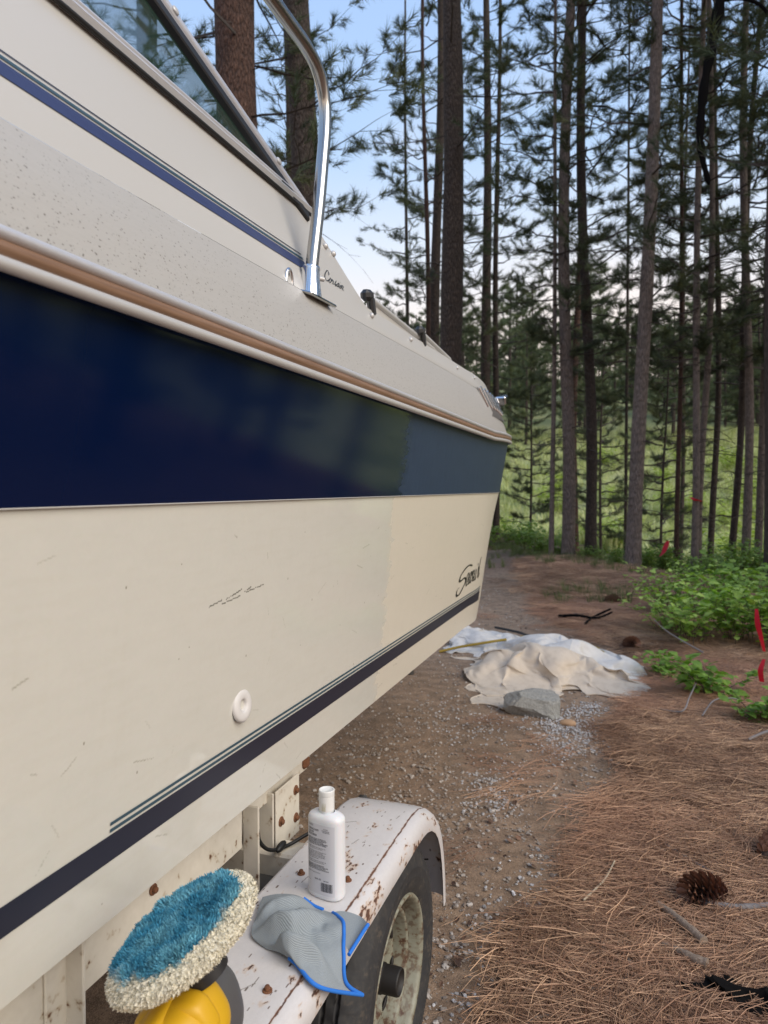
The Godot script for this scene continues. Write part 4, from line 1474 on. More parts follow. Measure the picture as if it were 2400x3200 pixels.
# a sheet pushed together and let fall: a grid of points that keep their distances, pulled down on to the ground
func crumple(q: Array, nu: int, nv: int, slack: float, seed_: int, o: Vector3, lift: float, under: float, mound := 0.0) -> ArrayMesh:
	var g := RandomNumberGenerator.new()
	g.seed = seed_
	var f := fnl(seed_ * 13, 1.35, FastNoiseLite.TYPE_SIMPLEX_SMOOTH, 2)
	var p := PackedVector3Array()
	var low := PackedFloat32Array()
	for j in nv:
		for i in nu:
			var a: Vector2 = (q[0] as Vector2).lerp(q[1], i / (nu - 1.0))
			var b: Vector2 = (q[3] as Vector2).lerp(q[2], i / (nu - 1.0))
			var e := a.lerp(b, j / (nv - 1.0)) + Vector2(f.get_noise_2d(i * 0.06, j * 0.06), f.get_noise_2d(j * 0.06, i * 0.06 + 9.0)) * 0.10
			var h := lift * 0.6 + lift * 2.2 * absf(f.get_noise_2d(e.x * 1.3 + 5.0, e.y * 1.3)) + g.randf() * lift * 0.06
			p.append(Vector3(e.x, ground_at(e.x, e.y) + h, e.y))
	var links := []
	for e in [[1, 0, 1.0, slack], [0, 1, 1.0, slack], [1, 1, 0.3, slack], [-1, 1, 0.3, slack], [3, 0, 0.4, slack * 0.97], [0, 3, 0.4, slack * 0.97], [6, 0, 0.45, slack * 0.95], [0, 6, 0.45, slack * 0.95]]:
		for j in nv:
			for i in nu:
				var i2: int = i + e[0]
				var j2: int = j + e[1]
				if i2 < 0 or i2 >= nu or j2 >= nv:
					continue
				var a := j * nu + i
				var b := j2 * nu + i2
				var r: float = Vector2(p[a].x - p[b].x, p[a].z - p[b].z).length() * e[3]
				links.append([a, b, r, e[2] * 0.5])
	for k in p.size():
		low.append(ground_at(p[k].x, p[k].z) + 0.006 + under * smoothstep(-5.15, -5.5, p[k].z) * smoothstep(-1.3, -1.0, p[k].x) + mound * pow(sin(PI * (k % nu) / (nu - 1.0)), 1.5) * pow(sin(PI * float(k / nu) / (nv - 1.0)), 1.5))
	var was := p.duplicate()
	for step in 46:
		for k in p.size():
			var n := p[k] + (p[k] - was[k]) * 0.82 + Vector3(0, -0.0022, 0)
			was[k] = p[k]
			p[k] = n
		for rep in 3:
			for l in links:
				var a: int = l[0]
				var b: int = l[1]
				var d := p[b] - p[a]
				var len_ := d.length()
				var s: Vector3 = d * ((len_ - l[2]) / maxf(len_, 1e-5) * l[3])
				p[a] += s
				p[b] -= s
			for k in p.size():
				if p[k].y < low[k]:
					p[k] = Vector3(lerpf(p[k].x, was[k].x, 0.8), low[k], lerpf(p[k].z, was[k].z, 0.8))
	var rows := []
	for j in nv:
		var row := PackedVector3Array()
		for i in nu:
			row.append(p[j * nu + i] - o)
		rows.append(row)
	# finer: every row and column as a smooth curve
	var mid := []
	for r in rows:
		mid.append(catmull(r, 3))
	var fine := []
	for i in mid[0].size():
		var col := []
		for r in mid:
			col.append(r[i])
		fine.append(catmull(col, 3))
	var mb := MB.new().grid(fine, false, true)
	# turned hem round the edge
	for e in [fine[0], fine[fine.size() - 1]]:
		mb.tube(e, 0.005, 5)
	for c in [0, fine[0].size() - 1]:
		var side := PackedVector3Array()
		for r in fine:
			side.append(r[c])
		mb.tube(side, 0.005, 5)
	return mb.mesh()


func stones() -> void:
	var m := paint("granite", 1, 1, 1, 0.85)
	m.albedo_texture = tex(ramp_image(512, 512, mixed(bytes_of(fnl(81, 0.03), 512, 512), bytes_of(fnl(82, 0.2), 512, 512), 0.55), [[0.0, Color(0.12, 0.12, 0.115)], [0.45, Color(0.25, 0.25, 0.235)], [0.6, Color(0.33, 0.33, 0.31)], [1.0, Color(0.45, 0.45, 0.42)]]))
	relief(m, 512, 512, bytes_of(fnl(83, 0.05), 512, 512), 5.0, 0.7)
	m.uv1_triplanar = true
	m.uv1_scale = Vector3(3.5, 3.5, 3.5)
	# an angular block: a box-like blob cut by tilted planes
	var mb := MB.new()
	mb.blob(Transform3D.IDENTITY, 0.45, 26)
	var ns := fnl(84, 1.7)
	var planes := [[Vector3(0.2, 1, 0.25), 0.78], [Vector3(-0.9, 0.5, 0.3), 0.88], [Vector3(0.9, 0.2, 0.7), 0.98], [Vector3(0.1, 0.3, 1), 0.86], [Vector3(-0.6, 0.9, -0.3), 0.9], [Vector3(-0.3, -0.6, 1.0), 0.9]]
	for i in mb.v.size():
		var p := mb.v[i]
		for q in planes:
			var n: Vector3 = q[0].normalized()
			var d: float = p.dot(n) - q[1]
			if d > 0:
				p -= n * d
		p += p * ns.get_noise_3dv(p) * 0.10 + p * ns.get_noise_3dv(p * 5.0) * 0.03
		mb.v[i] = p * Vector3(0.175, 0.085, 0.10)
	var am := loose_of(mb)
	var o := put("granite_rock", am, m, null, Vector3(-0.60, ground_at(-0.6, -4.62) + 0.065, -4.62))
	o.rotation = Vector3(0.05, 0.15, -0.06)
	tag(o, "grey angular rock weighing down the beige canvas", "rock")
	# two rounder loose stones
	var tan_ := paint("tan_stone", 0.42, 0.27, 0.16, 0.8)
	var s := put("tan_stone", MB.new().blob(Transform3D(Basis(Vector3(0.045, 0, 0.01), Vector3(0, 0.022, 0), Vector3(-0.01, 0, 0.028)), Vector3.ZERO), 0.9, 12, fnl(85, 12.0), 0.3).mesh(), tan_, null, on_ground(-0.365, -4.48, 0.015))
	tag(s, "small tan stone on the gravel right of the grey rock", "stone")
	s = put("tan_stone", MB.new().blob(Transform3D(Basis(Vector3(0.017, 0, 0), Vector3(0, 0.012, 0), Vector3(0, 0, 0.013)), Vector3.ZERO), 0.9, 10).mesh(), tan_, null, on_ground(-0.395, -1.93, 0.008))
	tag(s, "tan pebble beside the trailer tyre among needles", "stone")


# the same shape drawn with flat facets
func loose_of(mb: MB) -> ArrayMesh:
	var q := PackedVector3Array()
	for i in mb.ix:
		q.append(mb.v[i])
	return loose(q)


# ------------------------------------------------------------------ pines
func bark_material(called: String, crack: Color, low: Color, high: Color) -> StandardMaterial3D:
	var w := 256
	var h := 256
	var cell := fnl(91, 0.05, FastNoiseLite.TYPE_CELLULAR, 2)
	cell.cellular_return_type = FastNoiseLite.RETURN_DISTANCE2_SUB
	var a := bytes_of(cell, w, h)
	var v := mixed(a, bytes_of(fnl(92, 0.06), w, h), 0.45)
	var m := paint(called, 1, 1, 1, 0.95)
	m.albedo_texture = tex(ramp_image(w, h, v, [[0.0, crack], [0.28, crack.lerp(low, 0.5)], [0.45, low], [0.75, high], [1.0, high.lerp(Color(0.3, 0.28, 0.26), 0.4)]]))
	relief(m, w, h, v, 9.0, 1.0)
	m.uv1_scale = Vector3(3, 0.55, 1)
	return m


func needle_tuft(g: RandomNumberGenerator, count: int, length: float, width: float) -> ArrayMesh:
	var q := PackedVector3Array()
	for i in count:
		var th := 0.25 + 0.95 * g.randf()     # forwards and outwards, like a bottle brush
		var ph := g.randf() * TAU
		var d := Vector3(sin(th) * cos(ph), cos(th), sin(th) * sin(ph))
		var s := d.cross(Vector3(g.randf_range(-1, 1), g.randf_range(-1, 1), g.randf_range(-1, 1))).normalized() * width * 0.5
		var b := Vector3(0, g.randf_range(-1.25, 0.2) * length, 0)
		q.append_array([b - s, b + s, b + d * length * g.randf_range(0.75, 1.1)])
	return loose(q)


func rod(q: PackedVector3Array, a: Vector3, b: Vector3, r0: float, r1: float) -> void:
	var d := (b - a).normalized()
	var x := d.cross(Vector3.UP if absf(d.y) < 0.9 else Vector3.RIGHT).normalized()
	var y := d.cross(x)
	var p := []
	for k in 3:
		var t := TAU * k / 3
		p.append(x * cos(t) + y * sin(t))
	for k in 3:
		var u: Vector3 = p[k]
		var v: Vector3 = p[(k + 1) % 3]
		q.append_array([a + u * r0, b + v * r1, a + v * r0, a + u * r0, b + u * r1, b + v * r1])


# crown of a pine: limbs with side twigs, a tuft of needles on every twig end; heights from the foot of the trunk
func crown(seed_: int, from_h: float, to_h: float, reach: float, boughs: int, dead: int, tuft: ArrayMesh, big := 1.0, green := 1.0) -> Dictionary:
	var g := RandomNumberGenerator.new()
	g.seed = seed_
	var limbs := PackedVector3Array()
	var xs := []
	var cs := []
	var az := g.randf() * TAU
	for i in boughs:
		var f := (i + g.randf() * 0.8) / boughs
		var h := lerpf(from_h, to_h, f)
		az += 2.4 + g.randf_range(-0.6, 0.6)
		var dir := Vector3(cos(az), 0, sin(az))
		var side := Vector3(-dir.z, 0, dir.x)
		var length := reach * (0.45 + 0.75 * sin(PI * clampf(0.2 + f * 0.75, 0, 1))) * g.randf_range(0.55, 1.15)
		var p := Vector3(0, h, 0)
		var steps := 7
		var bend := g.randf_range(-0.25, 0.25)
		var droop := g.randf_range(-0.30, 0.12) + f * 0.25
		var r := 0.010 + 0.010 * length / reach
		for s in steps:
			var t := (s + 1.0) / steps
			var q := Vector3(0, h, 0) + dir * length * t + side * length * bend * t * t + Vector3.UP * length * (droop * t + 0.22 * t * t) + Vector3(g.randf_range(-1, 1), g.randf_range(-1, 1), g.randf_range(-1, 1)) * 0.05
			rod(limbs, p, q, r * (1.05 - s / float(steps)), r * (1.05 - (s + 1.0) / steps))
			if s >= 2:
				for e in [-1, 1]:
					for rep in 2:
						if g.randf() < 0.46:
							continue
						var tw: Vector3 = (dir * g.randf_range(0.3, 0.9) + side * e * g.randf_range(0.4, 1.0) + Vector3.UP * g.randf_range(-0.15, 0.6)).normalized()
						var at := p.lerp(q, g.randf())
						var tip: Vector3 = at + tw * length * g.randf_range(0.10, 0.24) * (1.25 - t * 0.5)
						rod(limbs, at, tip, 0.0045, 0.003)
						xs.append(tuft_at(g, tip, (tw + Vector3.UP * 0.35).normalized(), big * g.randf_range(0.6, 1.3)))
						cs.append(needle_tone(g, green))
			p = q
		xs.append(tuft_at(g, p, (dir + Vector3.UP * 0.5).normalized(), big * 1.15))
		cs.append(needle_tone(g, green))
	# dry bare branches below
	for i in dead:
		az += 2.4 + g.randf_range(-0.8, 0.8)
		var h := lerpf(0.9, from_h + 2.5, g.randf())
		var dir := Vector3(cos(az), 0, sin(az))
		var side := Vector3(-dir.z, 0, dir.x)
		var length := g.randf_range(0.35, 1.35) * minf(reach, 1.6) / 1.4
		var p := Vector3(0, h, 0)
		var bend := g.randf_range(-0.5, 0.5)
		for s in 5:
			var t := (s + 1.0) / 5
			var q := Vector3(0, h, 0) + dir * length * t + side * length * bend * t * t + Vector3.UP * length * (0.25 * t - 0.6 * t * t)
			rod(limbs, p, q, 0.0085 * (1.1 - s / 5.0), 0.0085 * (1.1 - (s + 1) / 5.0))
			if g.randf() < 0.75:
				var tw := (dir * 0.7 + side * g.randf_range(-1, 1) + Vector3.UP * g.randf_range(-0.7, 0.2)).normalized()
				rod(limbs, q, q + tw * length * g.randf_range(0.15, 0.4), 0.003, 0.0015)
			p = q
	var mm := MultiMesh.new()
	mm.transform_format = MultiMesh.TRANSFORM_3D
	mm.use_colors = true
	mm.mesh = tuft
	mm.instance_count = xs.size()
	for i in xs.size():
		mm.set_instance_transform(i, xs[i])
		mm.set_instance_color(i, cs[i])
	return {"mm": mm, "limbs": loose(limbs)}


func tuft_at(g: RandomNumberGenerator, p: Vector3, up: Vector3, s: float) -> Transform3D:
	var x := up.cross(Vector3(g.randf_range(-1, 1), g.randf_range(-1, 1), g.randf_range(-1, 1))).normalized()
	return Transform3D(Basis(x, up, x.cross(up)).scaled_local(Vector3(s, s, s)), p)


func needle_tone(g: RandomNumberGenerator, k: float) -> Color:
	var t := g.randf()
	return Color(0.058, 0.085, 0.046).lerp(Color(0.14, 0.16, 0.072), t * t) * (k * g.randf_range(0.75, 1.2))


func trunk_mesh(g: RandomNumberGenerator, height: float, r: float, sides := 14) -> ArrayMesh:
	var path := PackedVector3Array()
	var rad := PackedFloat32Array()
	var ph := g.randf() * TAU
	for i in 25:
		var t := i / 24.0
		var h := -0.3 + (height + 0.3) * t
		var sway := 0.085 * sin(h * 0.45 + ph) * minf(h * 0.3, 1.0) if h > 0 else 0.0
		path.append(Vector3(sway, h, sway * 0.6))
		rad.append(r * (1.06 - 0.70 * pow(t, 1.3)) * (1.0 + 0.28 * exp(-maxf(h, 0.0) * 3.5)) * (1.0 + 0.04 * sin(h * 5.0 + ph)))
	return MB.new().tube(path, rad, sides, false).mesh()


var crowns := []
var far_crowns := []


func pine(called: String, label: String, x: float, z: float, r: float, lean: float, kind: int, bark: String, height: float, turn: float, g: RandomNumberGenerator, group := "", scale_ := 1.0) -> Node3D:
	var t := thing(called, label, "tree", on_ground(x, z, -0.03), group)
	var up := Vector3(lean * 0.944, 1, -lean * 0.329).normalized()
	var a := up.cross(Vector3.BACK).normalized()
	t.basis = Basis(a, up, a.cross(up)) * Basis(Vector3.UP, turn)
	put("trunk", trunk_mesh(g, height, r), M[bark], t)
	if kind >= 0:
		var c: Dictionary = crowns[kind]
		var l := put("limbs", c.limbs, M.limb_bark, t)
		var n := many_of("needles", c.mm, M.pine_needles, t)
		l.scale = Vector3.ONE * scale_
		n.scale = Vector3.ONE * scale_
	return t


func forest() -> void:
	var g := RandomNumberGenerator.new()
	g.seed = 2024
	bark_material("bark_brown", Color(0.020, 0.016, 0.014), Color(0.062, 0.047, 0.039), Color(0.12, 0.09, 0.075))
	bark_material("bark_grey", Color(0.05, 0.042, 0.038), Color(0.17, 0.137, 0.12), Color(0.29, 0.24, 0.215))
	bark_material("bark_red", Color(0.02, 0.012, 0.010), Color(0.075, 0.040, 0.029), Color(0.135, 0.075, 0.054))
	paint("limb_bark", 0.055, 0.045, 0.04, 0.95)
	var nm := paint("pine_needles", 1, 1, 1, 0.75)
	nm.vertex_color_use_as_albedo = true
	nm.backlight_enabled = true
	nm.backlight = Color(0.5, 0.55, 0.35)
	var tuft := needle_tuft(g, 64, 0.16, 0.0070)
	var coarse := needle_tuft(g, 34, 0.20, 0.012)
	# crown kinds: tall with bare lower trunk; leafy to low down; thin; young
	crowns = [
		crown(1, 4.1, 17.0, 1.9, 48, 30, tuft), crown(2, 4.6, 19.0, 2.3, 50, 26, tuft), crown(3, 3.4, 15.0, 1.5, 42, 28, tuft),
		crown(4, 3.7, 14.0, 1.15, 34, 30, tuft, 0.9), crown(5, 0.5, 5.2, 0.95, 46, 2, tuft, 0.8, 1.25), crown(6, 4.6, 20.0, 2.7, 56, 16, tuft, 1.1),
		crown(10, 5.2, 21.0, 2.6, 26, 34, tuft, 1.0), crown(11, 4.4, 17.0, 1.3, 22, 26, tuft, 0.9)]
	var list := [
		["large_pine", "thick red barked pine trunk seen just past the windshield post", -4.56, -7.90, 0.275, -0.006, 5, "bark_red", 21.0, 0.4],
		["large_pine", "thick brown pine trunk seen inside the bend of the steel grab rail", -4.72, -9.96, 0.225, -0.012, 6, "bark_brown", 21.0, 1.1],
		["large_pine", "thickest pine trunk rising beyond the foredeck hatch hinges", -3.34, -13.62, 0.225, -0.005, 6, "bark_brown", 22.0, 2.9],
		["pine_tree", "pine trunk half hidden behind the thickest foredeck pine", -4.91, -18.37, 0.144, 0.0, 2, "bark_brown", 20.0, 0.2],
		["pine_tree", "slim reddish pine between the steel rail and thickest foredeck pine", -4.70, -16.32, 0.065, 0.004, 7, "bark_red", 17.0, 4.4],
		["pine_tree", "straight dark pine right of the thickest foredeck pine", -3.87, -19.79, 0.143, -0.004, 0, "bark_brown", 20.0, 5.1],
		["pine_tree", "thin dark pine left of the slim reddish pine above the foredeck", -6.53, -20.98, 0.064, -0.006, 3, "bark_brown", 17.0, 2.2],
		["pine_tree", "straight brown pine, left one of the close pair beyond the bow", -1.14, -13.64, 0.113, -0.005, 2, "bark_grey", 18.0, 0.9],
		["pine_tree", "dark pine leaning left, right one of the close pair beyond the bow", -0.76, -13.99, 0.099, -0.0187, 0, "bark_brown", 19.0, 3.6],
		["pine_tree", "stout grey brown pine leaning right, with pale dead twigs low down", -0.00, -12.24, 0.109, 0.031, 3, "bark_grey", 18.0, 5.6],
		["pine_tree", "slim reddish pine behind the red ribbon low in the shrubs", 0.74, -13.98, 0.043, 0.0, 3, "bark_red", 16.0, 1.7],
		["pine_tree", "grey pine tied with red tape, left trunk of the touching two", 0.94, -12.57, 0.054, 0.003, 2, "bark_grey", 18.0, 2.5],
		["pine_tree", "grey pine tied with red tape, right trunk of the touching two", 1.03, -13.02, 0.053, 0.009, 3, "bark_grey", 17.0, 0.3],
		["pine_tree", "dark pine just right of the two trunks tied with red tape", 1.42, -15.28, 0.058, 0.004, 0, "bark_brown", 18.0, 4.0],
		["pine_tree", "pine crossing in front of the strongly leaning dark pine", 1.77, -13.28, 0.067, -0.006, 3, "bark_grey", 18.0, 0.8],
		["pine_tree", "dark pine leaning strongly to the right near the picture edge", 1.64, -14.29, 0.060, 0.045, 0, "bark_brown", 17.0, 3.1],
		["pine_tree", "grey pine with pale curled twigs beside the rightmost trunk", 2.05, -13.91, 0.061, 0.016, 2, "bark_grey", 18.0, 5.0],
		["pine_tree", "nearest dark pine at the right edge behind the ribboned sapling", 1.78, -11.16, 0.058, 0.0, 3, "bark_brown", 17.0, 1.4],
		["pine_tree", "thin grey pole pine standing where path meets shrubs", -1.43, -13.54, 0.043, 0.002, 3, "bark_grey", 15.0, 2.0],
		["pine_tree", "very thin pine pole touching the left side of the stout leaning pine", -0.16, -16.85, 0.036, -0.003, 3, "bark_brown", 15.0, 5.3],
		["pine_tree", "orange barked pine seen between the close pair beyond the bow", -1.45, -19.57, 0.093, 0.001, 2, "bark_red", 18.0, 0.1],
		["pine_tree", "dark pine partly hidden behind the tip of the bow", -3.62, -19.88, 0.089, 0.0, 2, "bark_brown", 17.0, 2.8],
		["young_pine", "young bushy green pine with needles down to the ground, above the red ribbon", 0.56, -16.04, 0.030, 0.0, 4, "bark_brown", 5.4, 0.6],
		["pine_tree", "thin dark pine with a thin crown left of the touching two", 1.25, -21.57, 0.056, 0.002, 3, "bark_brown", 16.0, 4.8],
		["young_pine", "young green pine growing low beyond the bow, left of the pole pine", -2.75, -20.5, 0.035, 0.0, 4, "bark_brown", 5.4, 2.6],
		["young_pine", "young green pine left of the stout leaning pine, beyond the path", -0.75, -18.5, 0.035, 0.0, 4, "bark_brown", 5.4, 1.3],
		["pine_tree", "leafy pine filling the gap behind the steel grab rail bend", -7.6, -15.0, 0.12, 0.0, 2, "bark_brown", 17.0, 1.0],
		["pine_tree", "leafy pine seen through the windshield glass", -7.2, -9.5, 0.13, 0.0, 0, "bark_brown", 18.0, 3.3],
		["pine_tree", "pine behind the windshield, left of the thick red trunk", -8.6, -11.5, 0.13, 0.0, 2, "bark_brown", 18.0, 5.9]]
	for e in list:
		pine(e[0], e[1], e[2], e[3], e[4], e[5], e[6], e[7], e[8], e[9], g)
	# second rank and the wood to the right, which the polished blue side mirrors
	var right := [[4.4, -10.6, 0.16, 0], [5.6, -8.2, 0.14, 2], [6.2, -12.2, 0.17, 1], [7.8, -6.4, 0.18, 0], [9.4, -10.0, 0.16, 2], [10.2, -4.6, 0.17, 1], [12.6, -7.2, 0.16, 0]]
	for i in right.size():
		var e: Array = right[i]
		pine("wood_pine", "pine of the wood on the right that the polished blue band mirrors", e[0], e[1], e[2], g.randf_range(-0.02, 0.02), e[3], "bark_brown", 20.0, g.randf() * TAU, g, "pines mirrored in the hull")
	for e in [[4.4, -6.6], [5.0, -9.4], [6.6, -5.0], [6.4, -8.2], [7.4, -10.6], [8.4, -7.6], [8.8, -3.6], [5.6, -13.0]]:
		var y := pine("young_pine", "young bushy pine of the wood on the right that the blue band mirrors", e[0], e[1], 0.04, 0.0, 4, "bark_brown", 5.4, g.randf() * TAU, g, "young pines mirrored in the hull")
		y.scale = Vector3.ONE * g.randf_range(1.0, 1.5)
	# a charred limb hanging down across the sky at the upper right, from a tree whose crown is out of the picture
	var t := pine("pine_tree", "pine at the right edge carrying the charred hanging limb", 2.75, -10.1, 0.12, 0.01, 1, "bark_brown", 20.0, 2.2, g)
	var inv := t.transform.affine_inverse()
	var limb := [Vector3(2.75, 9.5, -10.2), Vector3(1.9, 9.3, -10.5), Vector3(1.25, 8.8, -10.6), Vector3(1.044, 8.06, -10.63), Vector3(0.93, 7.4, -10.6), Vector3(0.824, 6.8, -10.56), Vector3(0.782, 6.25, -10.54), Vector3(0.807, 5.9, -10.55), Vector3(0.905, 5.5, -10.58)]
	var local := []
	for p in limb:
		local.append(inv * p)
	var c := catmull(local, 4)
	var rad := PackedFloat32Array()
	for i in c.size():
		rad.append(lerpf(0.074, 0.030, pow(i / float(c.size() - 1), 2.2)) * (1.0 + 0.16 * sin(i * 1.9) + 0.1 * sin(i * 3.3)))
	rad[c.size() - 1] = 0.012
	put("charred_limb", MB.new().tube(c, rad, 9).mesh(), paint("charcoal", 0.008, 0.0075, 0.0075, 0.95, 0.0, 0.15), t)
	var spur := []
	for p in [Vector3(1.03, 7.9, -10.62), Vector3(1.3, 7.85, -10.6), Vector3(1.55, 7.65, -10.6), Vector3(1.72, 7.2, -10.6), Vector3(1.85, 6.9, -10.5)]:
		spur.append(inv * p)
	put("charred_limb", MB.new().tube(catmull(spur, 4), 0.022, 7).mesh(), M.charcoal, t)
	# far side of the valley
	far_crowns = [crown(7, 0.8, 15.2, 2.5, 30, 0, coarse, 3.0, 1.35), crown(8, 1.0, 17.7, 2.8, 34, 0, coarse, 3.0, 1.2), crown(9, 0.6, 12.2, 2.3, 26, 0, coarse, 2.8, 1.5)]
	var first := []
	for k in 3:
		var o := thing("far_pine", "hazy pine on the far slope beyond the meadow", "tree", Vector3(0, -50, 0), "pines on the far slope")
		put("trunk", trunk_mesh(g, [15.5, 18.0, 12.5][k], 0.2, 7), M.bark_brown, o)
		put("limbs", far_crowns[k].limbs, M.limb_bark, o)
		many_of("needles", far_crowns[k].mm, M.pine_needles, o)
		first.append(o)
	var made := 0
	for i in 1000:
		var w := g.randf_range(86.0, 185.0)
		var l := g.randf_range(-0.14, 0.80) * w
		if w < 100 and g.randf() < 0.6 and l > 0.12 * w:
			continue
		if made >= 210:
			break
		var k := made % 3
		var o: Node3D = first[k]
		if made >= 3:
			o = first[k].duplicate()
			o.name = numbered("far_pine")
			add_child(o)
		var x := -0.329 * w + 0.944 * l
		var z := -0.944 * w - 0.329 * l
		o.position = on_ground(x, z, -0.1)
		o.rotation.y = g.randf() * TAU
		o.scale = Vector3.ONE * g.randf_range(0.8, 1.3)
		made += 1


# ------------------------------------------------------------------ shrubs
func leaf_mesh(s: float) -> ArrayMesh:
	# one broad leaf, folded along its rib and cupped
	var a := Vector3(0, 0, 0)
	var b := Vector3(0, 0.10, 0.45) * s
	var c := Vector3(0, 0.02, 1.0) * s
	var l := Vector3(-0.36, 0.16, 0.38) * s
	var r := Vector3(0.36, 0.16, 0.38) * s
	var l2 := Vector3(-0.22, 0.10, 0.78) * s
	var r2 := Vector3(0.22, 0.10, 0.78) * s
	return loose(PackedVector3Array([a, b, l, a, r, b, l, b, l2, b, r2, r, l2, b, c, b, c, r2].slice(0, 18)))


func shrub_parts(seed_: int, stems: int, tall: float, wide: float, leaf: float, per: int, tone0: Color, tone1: Color) -> Dictionary:
	var g := RandomNumberGenerator.new()
	g.seed = seed_
	var q := PackedVector3Array()
	var xs := []
	var cs := []
	for i in stems:
		var a := g.randf() * TAU
		var d := Vector3(cos(a), 0, sin(a))
		var foot := d * wide * 0.35 * g.randf()
		var out := g.randf_range(0.2, 1.0) * wide
		var h := tall * g.randf_range(0.55, 1.0)
		var p := foot
		for s in 5:
			var t := (s + 1.0) / 5.0
			var n := foot + d * out * t * t + Vector3.UP * h * (t * 1.25 - 0.25 * t * t) + Vector3(g.randf_range(-1, 1), 0, g.randf_range(-1, 1)) * wide * 0.05
			rod(q, p, n, 0.004 * (1.2 - t * 0.8), 0.004 * (1.0 - t * 0.8))
			if s > 0:
				for k in per:
					var at := p.lerp(n, g.randf())
					var la := g.randf() * TAU
					var dir := Vector3(cos(la), g.randf_range(-0.35, 0.5), sin(la)).normalized()
					var up := (Vector3.UP + Vector3(g.randf_range(-1, 1), 0, g.randf_range(-1, 1)) * 0.5).normalized()
					var x := up.cross(dir).normalized()
					var sc := leaf * g.randf_range(0.5, 1.45)
					var tip := at + dir * leaf * 0.5
					xs.append(Transform3D(Basis(x, dir.cross(x), dir).scaled_local(Vector3(sc, sc, sc)), tip))
					cs.append(tone0.lerp(tone1, g.randf()) * g.randf_range(0.8, 1.15))
			p = n
	var mm := MultiMesh.new()
	mm.transform_format = MultiMesh.TRANSFORM_3D
	mm.use_colors = true
	mm.mesh = leaf_one
	mm.instance_count = xs.size()
	for i in xs.size():
		mm.set_instance_transform(i, xs[i])
		mm.set_instance_color(i, cs[i])
	return {"mm": mm, "stems": loose(q)}


var leaf_one: ArrayMesh


func shrub(called: String, label: String, at: Vector3, kind: Dictionary, turn: float, s: float, group := "") -> Node3D:
	var t := thing(called, label, "shrub", at, group)
	t.rotation.y = turn
	t.scale = Vector3.ONE * s
	put("stems", kind.stems, M.twig, t)
	many_of("leaves", kind.mm, M.leaf_green, t)
	return t


